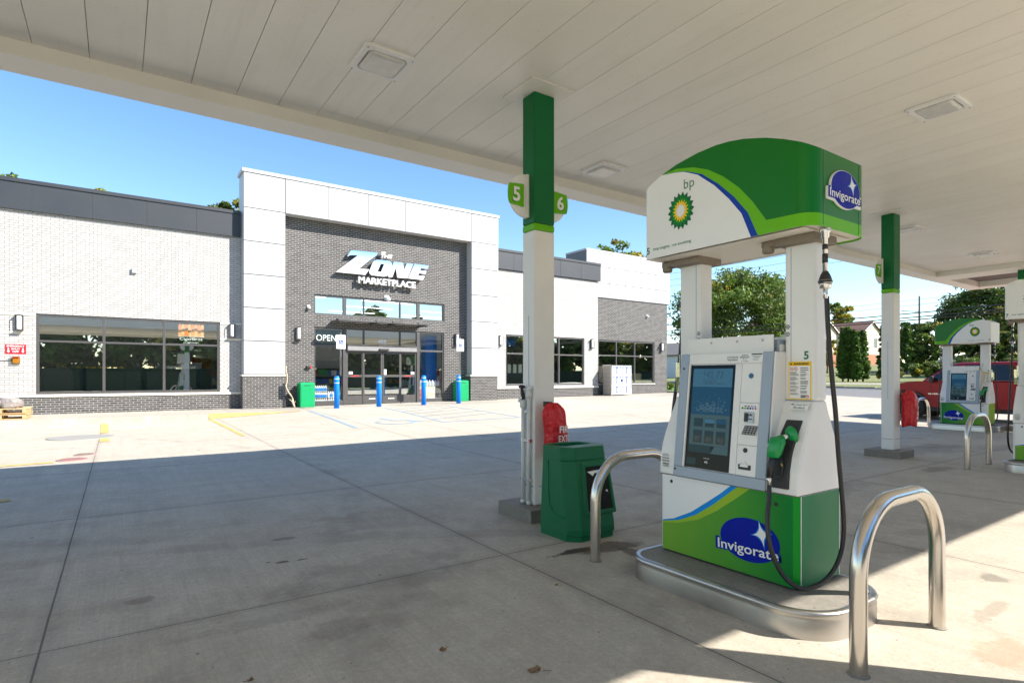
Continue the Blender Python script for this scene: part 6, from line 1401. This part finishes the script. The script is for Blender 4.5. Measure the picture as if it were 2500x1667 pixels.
house("gabled_house","cream two storey house with brown roof and brick base behind the conifers",117.6,125.4,52.6,66,3.3,9.9,12.0,5.6,M_RF,M_SID,[(122.2,123.6,6.9,8.8)])
house("gabled_house","cream gabled house partly hidden by the nearest pump column and hose",98.5,108.4,53,66,3.1,9.5,12.3,5.4,M_RF,M_SID,[(105.2,106.4,6.8,8.6)])
house("pale_house","pale low house under the broad tree beside the shop corner",66,78,52,62,1.2,4.4,6.4,None,M_GRF,mat("pale siding",(.55,.57,.60),.8,noise=.03),[])
t=thing("grey_roof_garage","low building with grey hipped shingle roof above the red truck","garage",(76.5,20,1.4))
gx0,gx1,gy0,gy1=72.0,83,14.5,24.0; MB().box(gx0,gy0,.2,gx1,gy1,3.1).build("wall",mat("garage wall",(.42,.40,.37),.8,noise=.05),t)
mb=MB(); e=.5; A=[(gx0-e,gy0-e,3.12),(gx1+e,gy0-e,3.12),(gx1+e,gy1+e,3.12),(gx0-e,gy1+e,3.12)]; R0,R1=(76.6,18.4,5.1),(79,20,5.1)
mb.poly([A[0],A[1],R1,R0]); mb.poly([A[1],A[2],R1]); mb.poly([A[2],A[3],R0,R1]); mb.poly([A[3],A[0],R0]); mb.poly(A); mb.build("roof",M_GRF,t)
MB().box(gx0-e-.05,gy0-e-.05,2.9,gx1+e+.05,gy1+e+.05,3.115).build("eave_board",M_TRIM,t)
mb=MB(); mb.box(gx0-.06,16.2,1.0,gx0-.01,18.6,2.75); mb.box(gx0-.06,19.4,1.0,gx0-.01,21.8,2.75); mb.build("garage_door",M_TRIM,t)
# satellite dish
t=thing("satellite_dish","dark satellite dish on a post by the red brick wall","satellite dish",(110,44.5,3)); MB().tube([(110,44.5,2.8),(110,44.5,4.5)],.06,8,0).build("post",M_CHROME,t)
MB().lathe((110,44.5,5.0),[(.9,.1),(.7,.0),(.3,-.1),(.1,-.12)],20,0,axis=(-.7,-.6,.35)).build("dish",mat("dish brown",(.16,.12,.10),.5,noise=.1),t)
# utility pole and wires
t=thing("utility_pole","tall brown utility pole with two small brackets above the far trees","utility pole",(109,40,3)); MB().tube([(109,40,2.5),(109,40,14.6)],[.2,.13],10,0).build("pole",M_BARK,t)
mb=MB().tube([(109,40,12.0),(108,42.3,12.3)],.06,6,0); mb.tube([(109,40,9.6),(108,42.3,9.9)],.06,6,0); mb.build("bracket",M_BARK,t)
for k,(z,r_,xx) in enumerate(((5.9,.035,45),(5.62,.035,45),(5.45,.035,45.1),(6.45,.012,45),(6.8,.010,45),(10.4,.012,45.6),(10.9,.012,45),(11.4,.012,44.4),(5.05,.010,45))):
    pts=[]
    for i in range(41):
        y=-40+170*i/40; sp=((y+40)%42.5)/42.5; pts.append((xx,y,z-.55*4*sp*(1-sp)+.3))
    o=MB().tube(pts,r_,6,0).build("overhead_wire",M_BLKP,org=(xx,45,z),fixn=False)
    tag(o,("upper of three thick black overhead cables along the road","middle of three thick black overhead cables along the road","lowest of three thick black overhead cables along the road","thin wire just above the three thick cables","thin wire second above the three thick cables","thin high wire nearest the far side of the poles","thin high wire in the middle of the top three","thin high wire topmost over the road","thin wire below the thick cables")[k],"cable",group="overhead lines along the road")
# small shadows casters and kerb things left of view are not in the photograph
for o in list(bpy.data.objects):
    if o.type=='MESH' and not o.data.materials: o.data.materials.append(M_WHITE)
